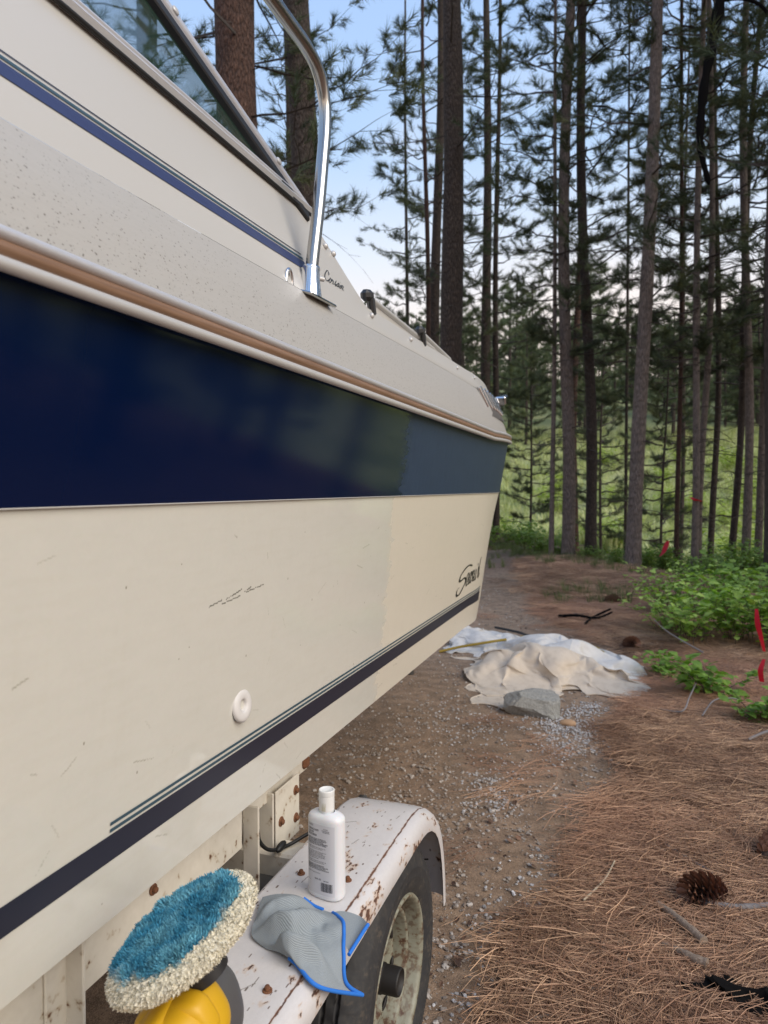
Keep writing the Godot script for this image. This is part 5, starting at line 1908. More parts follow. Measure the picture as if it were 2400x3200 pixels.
func shrubs() -> void:
	leaf_one = leaf_mesh(1.0)
	paint("twig", 0.10, 0.075, 0.055, 0.9)
	var m := paint("leaf_green", 1, 1, 1, 0.6)
	m.vertex_color_use_as_albedo = true
	m.backlight_enabled = true
	m.backlight = Color(0.8, 0.9, 0.5)
	var g := RandomNumberGenerator.new()
	g.seed = 33
	var bright := [Color(0.25, 0.41, 0.075), Color(0.52, 0.66, 0.17)]
	var yellow := [Color(0.36, 0.43, 0.10), Color(0.58, 0.64, 0.20)]
	var near := []
	for k in 3:
		near.append(shrub_parts(100 + k, 19, 0.58, 0.50, 0.066, 6, bright[0], bright[1]))
	var sprig := shrub_parts(110, 7, 0.20, 0.22, 0.055, 6, bright[0], Color(0.17, 0.30, 0.05))
	var sapling := shrub_parts(111, 4, 0.95, 0.22, 0.085, 7, Color(0.10, 0.19, 0.03), Color(0.19, 0.30, 0.05))
	var under := []
	for k in 2:
		under.append(shrub_parts(120 + k, 22, 0.8, 0.6, 0.085, 7, Color(0.17, 0.28, 0.06), Color(0.31, 0.43, 0.11)))
	var willow := []
	for k in 3:
		willow.append(shrub_parts(130 + k, 22, 3.0, 1.9, 0.30, 5, yellow[0], yellow[1]))
	# the leafy patch at the right
	var spots := [["left end of the leafy patch beside the pine cone", 0.36, -7.3, 0.75], ["front middle of the leafy patch beyond the canvas", 0.50, -6.9, 0.95], ["leafy bush behind the bare grey branch", 0.85, -7.0, 1.0], ["leafy bush at the right edge above the red ribbon", 1.15, -6.9, 1.1], ["rear left bush of the leafy patch, by the needle bank", 0.45, -8.2, 0.95], ["rear middle bush of the leafy patch", 0.85, -8.3, 1.0], ["rear right bush of the leafy patch", 1.3, -8.4, 1.1]]
	for i in spots.size():
		var e: Array = spots[i]
		shrub("leafy_shrub", "low green " + e[0] if not (e[0] as String).begins_with("l") or i == 0 else "low green " + e[0], on_ground(e[1], e[2], -0.01), near[i % 3], g.randf() * TAU, e[3] * 1.02, "green shrubs right of the path")
	shrub("leafy_sprig", "small green sprig alone in the needles right of the canvas", on_ground(0.25, -5.75), sprig, 0.4, 0.9, "green sprigs in the needles")
	shrub("leafy_sprig", "larger green sprig in the needles below the leafy patch", on_ground(0.52, -5.25), sprig, 2.0, 1.4, "green sprigs in the needles")
	shrub("leafy_sprig", "green sprig by the pale arching twigs at the right edge", on_ground(0.72, -4.75), sprig, 4.0, 1.2, "green sprigs in the needles")
	shrub("sapling", "broad leaved sapling at the right edge tied with red ribbon", on_ground(1.02, -6.85), sapling, 0.5, 0.75)
	shrub("sapling", "broad leaved sapling behind the windshield post with pale green leaves", on_ground(-4.9, -7.0), sapling, 2.5, 4.2)
	# undergrowth along the crest
	for e in [[-1.30, -13.9, "at the foot of the thin grey pole pine", 0.7], [-1.75, -14.8, "left of the thin grey pole pine beside the path", 0.8], [-2.3, -16.2, "bordering the path halfway to its far end", 0.9], [-2.8, -18.2, "at the far end of the path, right of the bow", 1.0], [-3.5, -17.6, "touching the outline of the bow below its blue band", 0.8], [-0.75, -13.6, "between the close pair of pines beyond the bow", 0.45], [-0.30, -13.2, "between the close pair and the stout leaning pine", 0.6], [0.22, -12.6, "right of the stout leaning pine's foot", 0.65], [0.45, -12.9, "behind the short red ribbon", 0.8], [0.72, -13.3, "at the foot of the slim reddish pine", 0.75], [1.05, -12.1, "in front of the two trunks tied with red tape", 0.6], [1.30, -13.4, "right of the two trunks tied with red tape", 0.9], [1.60, -12.6, "at the foot of the strongly leaning dark pine", 0.85], [1.95, -12.8, "at the foot of the grey pine with curled twigs", 0.9], [2.1, -11.4, "by the nearest dark pine at the right edge", 0.8], [1.35, -10.4, "behind the leafy patch on the right", 0.7], [0.75, -10.6, "between the leafy patch and the needle bank", 0.5]]:
		shrub("crest_shrub", "knee high green shrub " + e[2], on_ground(e[0], e[1], -0.02), under[int(e[3] * 10) % 2], g.randf() * TAU, e[3], "shrubs along the crest")
	# bright willows and bushes down in the valley
	for i in 60:
		var w := g.randf_range(28.0, 80.0)
		var l := g.randf_range(0.02, 0.58) * w
		shrub("valley_bush", "bright yellow green bush down in the valley behind the trunks", on_ground(-0.329 * w + 0.944 * l, -0.944 * w - 0.329 * l, -0.1), willow[i % 3], g.randf() * TAU, g.randf_range(0.35, 1.0), "bushes in the valley")
	# red tapes
	var red := paint("red_tape", 0.55, 0.012, 0.04, 0.5)
	red.backlight_enabled = true
	red.backlight = Color(0.8, 0.1, 0.15)
	var tape := func(label: String, pts: Array, wd: float) -> void:
		var c := catmull(pts, 6)
		var a := PackedVector3Array()
		var b := PackedVector3Array()
		for i in c.size():
			var k := i * 0.12
			var s := Vector3(cos(k * 0.6), 0.15 * sin(k), sin(k * 0.6)) * wd * 0.5 * (0.5 + 0.5 * minf(1.0, i / 6.0))
			a.append(c[i] - s)
			b.append(c[i] + s)
		tag(put("marker_ribbon", MB.new().grid([a, b]).mesh(), red), label, "ribbon")
	var gy := ground_at(0.98, -6.1)
	tape.call("red ribbon hanging from the sapling at the right edge", [Vector3(0.875, 0.56, -5.94), Vector3(0.885, 0.45, -5.945), Vector3(0.91, 0.35, -5.955), Vector3(0.935, 0.24, -5.96)], 0.04)
	tape.call("lower loose end of red ribbon at the right edge, over green leaves", [Vector3(0.825, 0.33, -5.265), Vector3(0.805, 0.255, -5.258), Vector3(0.815, 0.18, -5.26)], 0.035)
	gy = ground_at(0.50, -12.4)
	tape.call("short red ribbon low in the shrubs beneath the young pine", [Vector3(0.53, gy + 0.55, -12.4), Vector3(0.50, gy + 0.46, -12.4), Vector3(0.46, gy + 0.36, -12.38), Vector3(0.41, gy + 0.30, -12.36)], 0.09)
	gy = ground_at(0.94, -12.57)
	tape.call("red tape tied round the two touching grey pine trunks", [Vector3(0.86, gy + 1.30, -12.50), Vector3(0.96, gy + 1.25, -12.49), Vector3(1.05, gy + 1.23, -12.93), Vector3(1.12, gy + 1.24, -12.97)], 0.09)


# ------------------------------------------------------------------ litter
func litter() -> void:
	var g := RandomNumberGenerator.new()
	g.seed = 55
	var nm := paint("dry_needle", 1, 1, 1, 0.7)
	nm.vertex_color_use_as_albedo = true
	# clusters of dry needles, each a bent strip with a spine
	var kinds := []
	for k in 3:
		var q := PackedVector3Array()
		for i in 46:
			var a := g.randf() * TAU if k == 0 else g.randfn(0.0, 0.6)
			var d := Vector3(cos(a), 0, sin(a))
			var s := Vector3(-d.z, 0, d.x)
			var len_ := g.randf_range(0.12, 0.24)
			var c := Vector3(g.randf_range(-1, 1), 0, g.randf_range(-1, 1)) * 0.13
			var rise := g.randf_range(0.0, 0.022)
			var tilt := g.randf_range(-0.03, 0.03)
			var bow := g.randf_range(-0.03, 0.03)
			var wd := g.randf_range(0.0007, 0.0015)
			var p := []
			for e in 4:
				var t := e / 3.0 - 0.5
				p.append(c + d * len_ * t + s * bow * (t * t * 4.0) + Vector3.UP * (rise + tilt * t + 0.012 * (0.25 - t * t)))
			for e in 3:
				var w0 := wd * (1.0 if e > 0 else 0.5)
				var w1 := wd * (1.0 if e < 2 else 0.4)
				var up := Vector3.UP * wd * 0.9
				q.append_array([p[e] - s * w0, p[e + 1] - s * w1, p[e + 1] + up, p[e] - s * w0, p[e + 1] + up, p[e] + up, p[e] + up, p[e + 1] + up, p[e + 1] + s * w1, p[e] + up, p[e + 1] + s * w1, p[e] + s * w0])
		kinds.append(loose(q))
	var sets := [[[], []], [[], []], [[], []]]
	var drift := fnl(56, 0.55)
	var lumps := fnl(57, 1.6)
	for i in 25000:
		var w := 1.5 + 11.5 * pow(g.randf(), 1.35)
		var l := g.randf_range(-0.35, 1.05) * w
		var x := -0.329 * w + 0.944 * l
		var z := -0.944 * w - 0.329 * l
		var off := x - needle_edge(z) + 0.16 * drift.get_noise_2d(x * 2.0, z * 2.0) + 0.05 * lumps.get_noise_2d(x * 3, z * 3)
		var dens := smoothstep(-0.06, 0.10, off)
		if w > 7.5:
			dens *= 0.8
		if off < 0.0 and off > -0.8 and g.randf() < 0.008:
			dens = 1.0
		if dens < g.randf():
			continue
		if x < -0.40 and z > -1.95:
			continue
		var k := g.randi_range(0, 2)
		var turn := drift.get_noise_2d(x, z) * 5.0 + g.randfn(0.0, 1.0)
		var up := (Vector3.UP + Vector3(g.randf_range(-1, 1), 0, g.randf_range(-1, 1)) * 0.13).normalized()
		var sc := g.randf_range(0.8, 1.15) * (1.0 + maxf(0, w - 5.0) * 0.05)
		var b := Basis(up.cross(Vector3.BACK).normalized(), up, up.cross(Vector3.BACK).normalized().cross(up)) * Basis(Vector3.UP, turn)
		sets[k][0].append(Transform3D(b.scaled(Vector3.ONE * sc), on_ground(x, z, g.randf_range(-0.004, 0.014) + 0.02 * maxf(0.0, lumps.get_noise_2d(x, z)) * dens)))
		var t := g.randf()
		var red := clampf(0.4 + 1.2 * drift.get_noise_2d(x * 0.7 + 20.0, z * 0.7), 0.0, 1.0)
		sets[k][1].append(Color(0.20, 0.105, 0.06).lerp(Color(0.68, 0.44, 0.27), t * t).lerp(Color(0.50, 0.27, 0.17), red * 0.7) * g.randf_range(0.65, 1.15))
	for k in 3:
		many("pine_needle_litter", kinds[k], nm, sets[k][0], sets[k][1])
	# gravel: grit all over the track, white chips in patches
	var stone := PackedVector3Array()
	var ico := MB.new().blob(Transform3D.IDENTITY, 0.8, 4)
	for i in ico.ix:
		var p := ico.v[i]
		stone.append(p * Vector3(1.0, 0.6, 0.8) * (1.0 + 0.25 * sin(p.x * 7.0 + p.z * 5.0 + p.y * 3.0)))
	var sm := loose(stone)
	var gm := paint("grit", 1, 1, 1, 0.85)
	gm.vertex_color_use_as_albedo = true
	var xs := []
	var cs := []
	for i in 42000:
		var w := 1.6 + 8.5 * pow(g.randf(), 1.5)
		var l := g.randf_range(-0.35, 0.35) * w
		var x := -0.329 * w + 0.944 * l
		var z := -0.944 * w - 0.329 * l
		if x > needle_edge(z) + 0.25 or x < -3.2:
			continue
		var patch := drift.get_noise_2d(x * 2.6 + 40, z * 2.6)
		if g.randf() > 0.30 + 1.2 * maxf(0.0, patch):
			continue
		var r := 0.0024 + 0.0085 * pow(g.randf(), 4.0) + 0.0016 * maxf(0, patch)
		var t := g.randf()
		var c := Color(0.20, 0.165, 0.14).lerp(Color(0.52, 0.48, 0.44), t * t)
		xs.append(Transform3D(Basis.from_euler(Vector3(g.randf() * 0.6, g.randf() * TAU, g.randf() * 0.6)).scaled(Vector3.ONE * r), on_ground(x, z, r * 0.25)))
		cs.append(c)
	var chips := [[-0.42, -4.5, 0.20, 520], [-0.30, -4.25, 0.16, 260], [-0.36, -4.0, 0.12, 110], [-0.28, -4.85, 0.12, 200], [-0.62, -3.3, 0.14, 130], [-0.66, -3.6, 0.16, 90], [-0.33, -2.62, 0.16, 60], [-0.45, -2.3, 0.12, 40], [-0.42, -1.95, 0.1, 26], [-0.75, -5.6, 0.3, 150], [-0.9, -4.3, 0.35, 200]]
	for e in chips:
		for i in e[3]:
			var a := g.randf() * TAU
			var rr: float = e[2] * sqrt(-log(1.0 - g.randf() * 0.95)) * 0.8
			var x: float = e[0] + cos(a) * rr
			var z: float = e[1] + sin(a) * rr * 1.3
			var r := g.randf_range(0.003, 0.0085)
			xs.append(Transform3D(Basis.from_euler(Vector3(g.randf() * 0.8, g.randf() * TAU, g.randf() * 0.8)).scaled(Vector3.ONE * r), on_ground(x, z, r * 0.4)))
			cs.append(Color(0.40, 0.385, 0.38).lerp(Color(0.62, 0.61, 0.62), g.randf()) * g.randf_range(0.7, 1.0))
	for e in [[-1.0, -3.36, 0.40, 900], [-0.75, -3.0, 0.25, 350], [-1.35, -4.1, 0.5, 700], [-0.7, -2.5, 0.3, 350], [-1.0, -5.2, 0.6, 500]]:
		for i in int(e[3] * 0.55):
			var a := g.randf() * TAU
			var rr: float = e[2] * sqrt(-log(1.0 - g.randf() * 0.95)) * 0.8
			var x: float = e[0] + cos(a) * rr
			var z: float = e[1] + sin(a) * rr * 1.3
			var r := 0.0030 + 0.0075 * pow(g.randf(), 2.0)
			xs.append(Transform3D(Basis.from_euler(Vector3(g.randf() * 0.8, g.randf() * TAU, g.randf() * 0.8)).scaled(Vector3.ONE * r), on_ground(x, z, r * 0.3)))
			cs.append(Color(0.22, 0.175, 0.14).lerp(Color(0.48, 0.44, 0.40), pow(g.randf(), 1.6)))
	many("gravel", sm, gm, xs, cs)
	# grass along the far half of the track
	var blade := PackedVector3Array()
	for i in 14:
		var a := g.randf() * TAU
		var d := Vector3(cos(a), 0, sin(a))
		var s := Vector3(-d.z, 0, d.x) * 0.0035
		var f := d * g.randf() * 0.05
		var h := g.randf_range(0.08, 0.22)
		var m1 := f + d * h * 0.15 + Vector3.UP * h * 0.6
		blade.append_array([f - s, f + s, m1 + s * 0.7, f - s, m1 + s * 0.7, m1 - s * 0.7, m1 - s * 0.7, m1 + s * 0.7, f + d * h * 0.5 + Vector3.UP * h])
	var gr := paint("grass_blade", 1, 1, 1, 0.7)
	gr.vertex_color_use_as_albedo = true
	gr.backlight_enabled = true
	gr.backlight = Color(0.5, 0.6, 0.3)
	xs = []
	cs = []
	for i in 9000:
		var w := g.randf_range(8.0, 30.0)
		var l := g.randf_range(-0.1, 0.6) * w
		if w > 11.5 and l < 2.6 and g.randf() < 0.8 and w < 24:
			continue
		var n := drift.get_noise_2d(l * 0.6, w * 0.6)
		if n < (0.12 if w < 12.0 else -0.3):
			continue
		var x := -0.329 * w + 0.944 * l
		var z := -0.944 * w - 0.329 * l
		if w < 11.0 and l < 2.0:
			continue
		var s := g.randf_range(0.4, 1.1)
		xs.append(Transform3D(Basis(Vector3.UP, g.randf() * TAU).scaled(Vector3(s, s, s)), on_ground(x, z)))
		cs.append(Color(0.08, 0.12, 0.03).lerp(Color(0.17, 0.19, 0.07), g.randf()))
	for i in 7000:
		var w := g.randf_range(28.0, 100.0)
		var l := g.randf_range(0.0, 0.85) * w
		var s := g.randf_range(2.5, 6.5)
		var x := -0.329 * w + 0.944 * l
		var z := -0.944 * w - 0.329 * l
		xs.append(Transform3D(Basis(Vector3.UP, g.randf() * TAU).scaled(Vector3(s * 1.6, s, s * 1.6)), on_ground(x, z)))
		cs.append(Color(0.36, 0.40, 0.16).lerp(Color(0.60, 0.61, 0.30), clampf(0.5 + drift.get_noise_2d(x * 0.3, z * 0.3) * 1.4 + g.randf_range(-0.2, 0.2), 0, 1)))
	many("grass", loose(blade), gr, xs, cs)
	# flakes of bark and broken bits among the needles
	var flake := loose(PackedVector3Array([Vector3(-1, 0, -0.4), Vector3(0.2, 0.25, -0.7), Vector3(1, 0.05, 0.1), Vector3(-1, 0, -0.4), Vector3(1, 0.05, 0.1), Vector3(0.1, 0.2, 0.8), Vector3(-1, 0, -0.4), Vector3(0.1, 0.2, 0.8), Vector3(-0.8, 0.05, 0.5)]))
	xs = []
	cs = []
	for i in 2600:
		var w := 1.7 + 8.0 * pow(g.randf(), 1.4)
		var l := g.randf_range(-0.3, 0.6) * w
		var x := -0.329 * w + 0.944 * l
		var z := -0.944 * w - 0.329 * l
		if x < needle_edge(z) - 0.6 or x < -0.40 and z > -1.95:
			continue
		var s := 0.004 + 0.013 * pow(g.randf(), 3.0)
		xs.append(Transform3D(Basis.from_euler(Vector3(g.randf_range(-0.5, 0.5), g.randf() * TAU, g.randf_range(-0.5, 0.5))).scaled(Vector3(s, s, s)), on_ground(x, z, 0.012 if x < needle_edge(z) else 0.028)))
		cs.append(Color(0.05, 0.028, 0.02).lerp(Color(0.30, 0.17, 0.11), pow(g.randf(), 1.7)))
	many("bark_litter", flake, gm, xs, cs)
	pine_cones(g)
	sticks(g)


func pine_cones(g: RandomNumberGenerator) -> void:
	var m := paint("cone_brown", 0.21, 0.10, 0.062, 0.6)
	var d := paint("cone_dark", 0.035, 0.018, 0.012, 0.8)
	# a scale: a rounded, upturned paddle with thickness
	var cone := MB.new()
	var core := MB.new()
	core.blob(Transform3D(Basis.IDENTITY.scaled(Vector3(0.022, 0.062, 0.022)), Vector3(0, 0.06, 0)), 1.0, 10)
	for i in 96:
		var f := i / 95.0
		var y := 0.008 + 0.112 * f
		var a := i * 2.39996
		var open := sin(PI * (0.12 + 0.80 * f))
		var rad := 0.010 + 0.036 * open
		var out := Vector3(cos(a), 0, sin(a))
		var side := Vector3(-out.z, 0, out.x)
		var up := Vector3.UP * (0.10 + 0.75 * f) + out * 0.9
		var n := up.normalized()
		var p0 := Vector3(0, y, 0) + out * 0.010
		var wd := 0.006 + 0.007 * open
		var rows := []
		for e in [[0.0, 0.45, 0.0], [0.45, 0.85, 0.001], [0.8, 1.0, 0.003], [1.0, 0.62, 0.0065], [1.05, 0.15, 0.008]]:
			var row := PackedVector3Array()
			for s in [-1.0, -0.5, 0.0, 0.5, 1.0]:
				row.append(p0 + n * rad * e[0] + side * wd * e[1] * s + Vector3.UP * (e[2] + 0.0025 * (1.0 - s * s)))
			rows.append(row)
		cone.grid(rows)
		var under := []
		for r in rows:
			var row := PackedVector3Array()
			for p in r:
				row.append(p - Vector3.UP * 0.0022)
			under.append(row)
		cone.grid(under, false, true)
	var scales := cone.mesh()
	var heart := core.mesh()
	var spots := [["large open brown pine cone lying on needles by the grey stick", 0.305, -2.68, 1.25, Vector3(1.35, 0.3, 1.15)], ["pine cone in shade between the canvas and the leafy patch", -0.07, -6.75, 1.25, Vector3(1.3, 1.0, 0.2)], ["pine cone on the reddish needle bank beyond the canvas", -0.32, -8.75, 1.3, Vector3(1.4, 2.0, 0.4)], ["dark red brown pine cone half hidden among the shrub leaves", 1.12, -9.3, 1.5, Vector3(1.2, 0.5, 0.1)], ["dark pine cone cut by the right edge above the large cone", 0.47, -2.93, 1.1, Vector3(1.4, 2.6, 0.1)]]
	for e in spots:
		var t := thing("pine_cone", e[0], "pine cone", on_ground(e[1], e[2], 0.045), "fallen pine cones")
		t.basis = Basis.from_euler(e[4]).scaled(Vector3.ONE * e[3])
		put("core", heart, d, t)
		put("scales", scales, m, t)


func sticks(g: RandomNumberGenerator) -> void:
	var grey := paint("weathered_wood", 1, 1, 1, 0.85)
	grey.albedo_texture = tex(ramp_image(256, 256, bytes_of(fnl(95, 0.05), 256, 256), [[0.0, Color(0.09, 0.065, 0.05)], [0.5, Color(0.24, 0.18, 0.135)], [1.0, Color(0.40, 0.32, 0.25)]]))
	grey.uv1_scale = Vector3(2, 6, 1)
	paint("grey_twig", 0.22, 0.20, 0.195, 0.85)
	paint("pale_twig", 0.46, 0.38, 0.27, 0.8)
	paint("lichen_twig", 0.20, 0.165, 0.14, 0.9)
	if not M.has("charcoal"):
		paint("charcoal", 0.012, 0.011, 0.011, 0.9)
	var lay := func(called: String, label: String, pts: Array, r0: float, r1: float, mat: String, lumpy := 0.0, lift := 0.012) -> void:
		var q := []
		for p in pts:
			var k := 0.955 if p[1] > -5.6 else 1.0      # the needle bed lies higher than the track
			q.append(on_ground(p[0] * k, p[1] * k, lift + (p[2] if p.size() > 2 else 0.0)))
		var c := catmull(q, 7)
		var rad := PackedFloat32Array()
		for i in c.size():
			rad.append(lerpf(r0, r1, i / float(c.size() - 1)) * (1.0 + lumpy * (1.0 if i % 2 else -1.0) + 0.06 * sin(i * 1.3)))
		tag(put(called, MB.new().tube(c, rad, 8).mesh(), M[mat]), label, "stick")
	lay.call("bark_stick", "split brown stick lying below the large pine cone", [[0.095, -2.64], [0.14, -2.575], [0.185, -2.50], [0.225, -2.435]], 0.011, 0.015, "weathered_wood", 0.0, 0.05)
	lay.call("bark_stick", "short thick brown stick nearest the bottom right corner", [[0.105, -2.40], [0.15, -2.365], [0.19, -2.33], [0.225, -2.315]], 0.011, 0.016, "weathered_wood", 0.0, 0.05)
	lay.call("grey_branch", "grey branch under the large pine cone reaching the right edge", [[0.17, -2.73], [0.26, -2.70], [0.36, -2.70], [0.48, -2.74], [0.7, -2.8]], 0.008, 0.013, "grey_twig", 0.0, 0.04)
	lay.call("ribbed_twig", "ribbed curling twig at bottom centre of the needles", [[-0.01, -2.34], [0.005, -2.27], [-0.02, -2.19], [-0.075, -2.15], [-0.125, -2.15]], 0.0055, 0.0035, "lichen_twig", 0.12, 0.045)
	lay.call("ribbed_twig", "ribbed twig cut by the bottom edge", [[-0.27, -1.93], [-0.24, -1.98], [-0.20, -2.0], [-0.155, -1.99]], 0.005, 0.003, "lichen_twig", 0.12, 0.045)
	lay.call("pale_twig", "straight pale peeled twig between the track and large cone", [[-0.055, -2.93, 0.02], [-0.09, -2.80], [-0.155, -2.64]], 0.003, 0.004, "pale_twig", 0.0, 0.045)
	lay.call("pale_twig", "bent pale straw lying left of the ribbed curling twig", [[-0.17, -2.28], [-0.12, -2.31], [-0.07, -2.37]], 0.002, 0.0025, "pale_twig", 0.0, 0.045)
	lay.call("grey_branch", "thin grey branch above the large cone running to the edge", [[0.13, -3.15], [0.22, -3.02], [0.30, -2.92]], 0.004, 0.007, "grey_twig", 0.0, 0.04)
	lay.call("forked_twig", "pale forked twig arching by the green sprigs", [[0.16, -5.05], [0.30, -4.85, 0.03], [0.36, -5.05, 0.07], [0.42, -5.35, 0.09]], 0.006, 0.004, "grey_twig", 0.0, 0.04)
	lay.call("forked_twig", "pale arched twig right of the pale forked twig", [[0.42, -4.85], [0.50, -5.0, 0.06], [0.60, -5.05, 0.08], [0.66, -5.12, 0.06]], 0.005, 0.004, "grey_twig", 0.0, 0.04)
	lay.call("bare_branch", "bare grey branch lying against the front of the leafy patch", [[0.55, -6.35, 0.03], [0.38, -6.5, 0.10], [0.27, -6.6, 0.16], [0.18, -6.65, 0.24]], 0.007, 0.004, "grey_twig", 0.0, 0.04)
	lay.call("bare_branch", "pale branch low at the right edge under the sapling", [[0.62, -4.4, 0.02], [0.74, -4.45, 0.06], [0.85, -4.4, 0.05]], 0.007, 0.009, "grey_twig", 0.0, 0.04)
	lay.call("burnt_branch", "dark burnt branches beyond the canvas", [[-0.75, -7.9], [-0.55, -7.75, 0.03], [-0.35, -7.7], [-0.2, -7.8, 0.03]], 0.018, 0.009, "charcoal", 0.1, 0.06)
	lay.call("burnt_branch", "dark burnt branch pointing towards the canvas", [[-0.45, -7.5], [-0.38, -7.75], [-0.22, -7.95, 0.04]], 0.014, 0.01, "charcoal", 0.1, 0.06)
	lay.call("wood_chip", "small light wood chip beyond the canvas", [[-0.62, -8.1, 0.01], [-0.5, -8.05, 0.02]], 0.02, 0.012, "weathered_wood")
	# charred wood at the lower right corner
	var mb := MB.new()
	mb.blob(Transform3D(Basis(Vector3(0.16, 0, 0.03), Vector3(0, 0.04, 0), Vector3(-0.02, 0, 0.055)), Vector3.ZERO), 0.6, 28, fnl(96, 14.0), 0.9)
	var o := put("charred_log", loose_of(mb), M.charcoal, null, on_ground(0.345, -2.10, 0.02))
	tag(o, "charred black piece of wood at the bottom right corner", "log")


# ------------------------------------------------------------------ setting
func ground() -> void:
	var w := 512
	var va := bytes_of(fnl(101, 0.012), w, w)
	var vb := bytes_of(fnl(102, 0.08), w, w)
	var vc := bytes_of(fnl(103, 0.25, FastNoiseLite.TYPE_SIMPLEX, 2), w, w)
	var mix2 := mixed(mixed(va, vb, 0.5), vc, 0.42)
	var m := paint("soil", 1, 1, 1, 0.95)
	m.albedo_texture = tex(ramp_image(w, w, mix2, [[0.0, Color(0.22, 0.21, 0.20)], [0.36, Color(0.42, 0.41, 0.40)], [0.5, Color(0.66, 0.65, 0.64)], [0.64, Color(0.86, 0.85, 0.84)], [0.74, Color(1, 1, 1)], [1.0, Color(1, 1, 1)]]))
	relief(m, w, w, mix2, 6.0, 0.8)
	m.vertex_color_use_as_albedo = true
	m.uv1_scale = Vector3(1.25, 1.25, 1)
	var rs := [0.0]
	var r := 0.35
	while r < 420.0:
		rs.append(r)
		r *= 1.045
	var na := 300
	var v := PackedVector3Array()
	var uv := PackedVector2Array()
	var col := PackedColorArray()
	var ix := PackedInt32Array()
	var tone := fnl(104, 0.22)
	var patch := fnl(105, 0.9)
	for i in rs.size():
		for k in na + 1:
			var a := TAU * (k % na) / na
			var x: float = cos(a) * rs[i]
			var z: float = sin(a) * rs[i]
			v.append(on_ground(x, z))
			uv.append(Vector2(x, z))
			var d := -0.329 * x - 0.944 * z
			var l := 0.944 * x - 0.329 * z
			var n := tone.get_noise_2d(x, z)
			var c := Color(0.37, 0.255, 0.17).lerp(Color(0.47, 0.335, 0.235), clampf(0.5 + n + 0.6 * patch.get_noise_2d(x * 2.0, z * 2.0), 0, 1))
			var needles := smoothstep(-0.15, 0.25, x - needle_edge(z) + 0.3 * n) if d < 11.5 else smoothstep(1.8, 3.0, l + n)
			c = c.lerp(Color(0.29, 0.16, 0.10), needles * 0.9)
			var green := smoothstep(13.0, 18.0, d + 3.0 * n) * smoothstep(1.5, 4.0, l + n * 2.0)
			c = c.lerp(Color(0.075, 0.085, 0.035), green * 0.8)
			c = c.lerp(Color(0.52, 0.54, 0.24).lerp(Color(0.32, 0.38, 0.16), clampf(0.5 + patch.get_noise_2d(x * 0.16, z * 0.16) * 2.2, 0, 1)), smoothstep(26.0, 40.0, d))
			col.append(c)
	for i in rs.size() - 1:
		for k in na:
			var a := i * (na + 1) + k
			var b := a + na + 1
			ix.append_array([a, a + 1, b + 1, a, b + 1, b])
	var st := SurfaceTool.new()
	var arr := []
	arr.resize(Mesh.ARRAY_MAX)
	arr[Mesh.ARRAY_VERTEX] = v
	arr[Mesh.ARRAY_TEX_UV] = uv
	arr[Mesh.ARRAY_COLOR] = col
	arr[Mesh.ARRAY_INDEX] = ix
	var raw := ArrayMesh.new()
	raw.add_surface_from_arrays(Mesh.PRIMITIVE_TRIANGLES, arr)
	st.create_from(raw, 0)
	st.generate_normals()
	structure(put("ground", st.commit(), m))


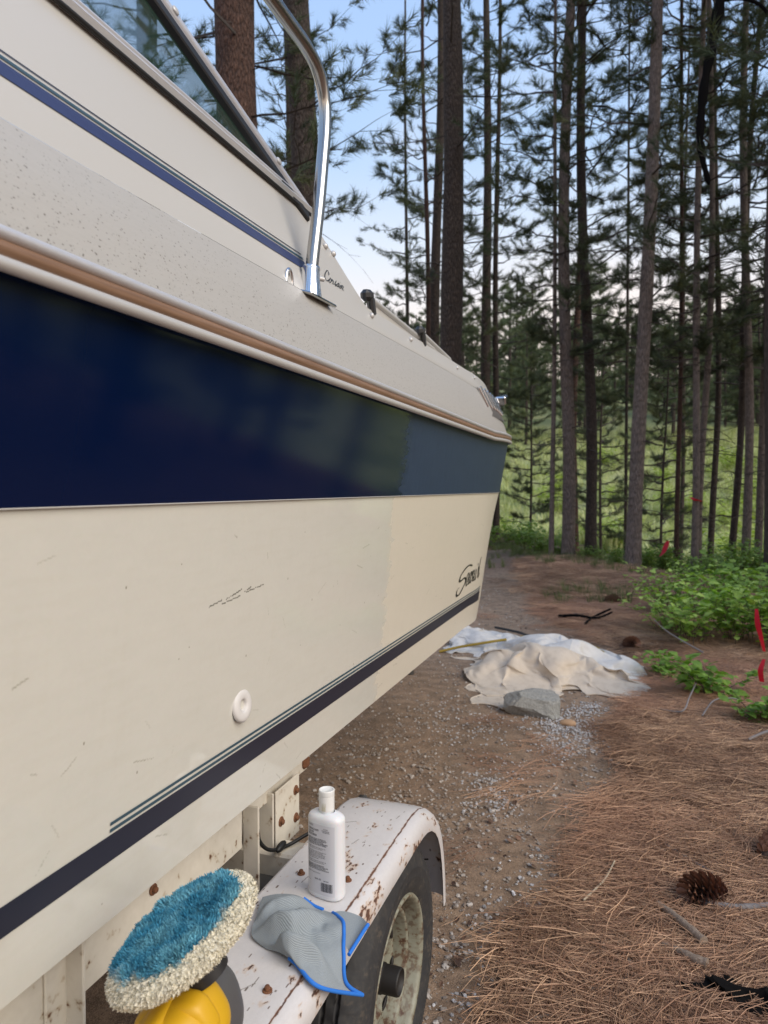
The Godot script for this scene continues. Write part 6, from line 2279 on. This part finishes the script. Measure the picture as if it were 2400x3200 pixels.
func sky() -> Sky:
	var w := 512
	var h := 256
	var im := Image.create(w, h, false, Image.FORMAT_RGBF)
	var f := fnl(7, 1.4, FastNoiseLite.TYPE_SIMPLEX_SMOOTH, 5)
	var stops := [[0.0, Color(1.12, 0.86, 0.68)], [0.10, Color(1.14, 0.93, 0.79)], [0.20, Color(1.04, 0.92, 0.85)], [0.30, Color(0.80, 0.87, 0.98)], [0.42, Color(0.50, 0.69, 0.98)], [0.62, Color(0.39, 0.58, 0.94)], [1.0, Color(0.32, 0.49, 0.86)]]
	for j in h:
		var el := (0.5 - (j + 0.5) / h) * PI
		for i in w:
			var c: Color = Color(0.16, 0.14, 0.11)
			if el > 0:
				var s := sin(el)
				for k in stops.size() - 1:
					if s >= stops[k][0]:
						c = (stops[k][1] as Color).lerp(stops[k + 1][1], (s - stops[k][0]) / (stops[k + 1][0] - stops[k][0]))
				var az := TAU * i / w
				var d := Vector3(cos(el) * cos(az), s * 2.4, cos(el) * sin(az))
				var cl := smoothstep(0.05, 0.45, f.get_noise_3dv(d * 1.3)) * (1.0 - smoothstep(0.25, 0.6, s))
				c = c.lerp(Color(1.04, 0.94, 0.89), cl * 0.55)
			im.set_pixel(i, j, c)
	var m := PanoramaSkyMaterial.new()
	m.panorama = tex(im)
	var s := Sky.new()
	s.sky_material = m
	return s


func _ready() -> void:
	rng.seed = 1
	camera = Camera3D.new()
	camera.name = "camera"
	camera.fov = 71.08
	camera.far = 900.0
	camera.near = 0.05
	camera.position = Vector3(0, EYE, 0)
	camera.rotation_degrees = Vector3(-1.9, 19.2, 0)
	var at := CameraAttributesPhysical.new()
	at.exposure_aperture = 4.4
	at.frustum_focal_length = 16.8
	at.frustum_focus_distance = 1.5
	camera.attributes = at
	add_child(camera)
	camera.fov = 71.08
	var we := WorldEnvironment.new()
	we.name = "environment"
	var e := Environment.new()
	e.background_mode = Environment.BG_SKY
	e.sky = sky()
	e.background_energy_multiplier = 1.0
	e.tonemap_mode = Environment.TONE_MAPPER_LINEAR
	e.tonemap_exposure = 1.06
	e.sdfgi_enabled = true
	e.ssao_enabled = true
	e.ssil_enabled = true
	we.environment = e
	add_child(we)
	# the evening sun is down behind the wood; what is left is a broad soft glow from behind the right shoulder
	var sun := DirectionalLight3D.new()
	sun.name = "soft_daylight"
	sun.light_energy = 0.95
	sun.light_color = Color(1.0, 0.945, 0.86)
	sun.light_angular_distance = 50.0
	sun.shadow_enabled = true
	sun.rotation_degrees = Vector3(-38, 72, 0)
	add_child(sun)
	ground()
	boat()
	trailer()
	polisher()
	bottle()
	towel()
	cover()
	stones()
	forest()
	shrubs()
	litter()
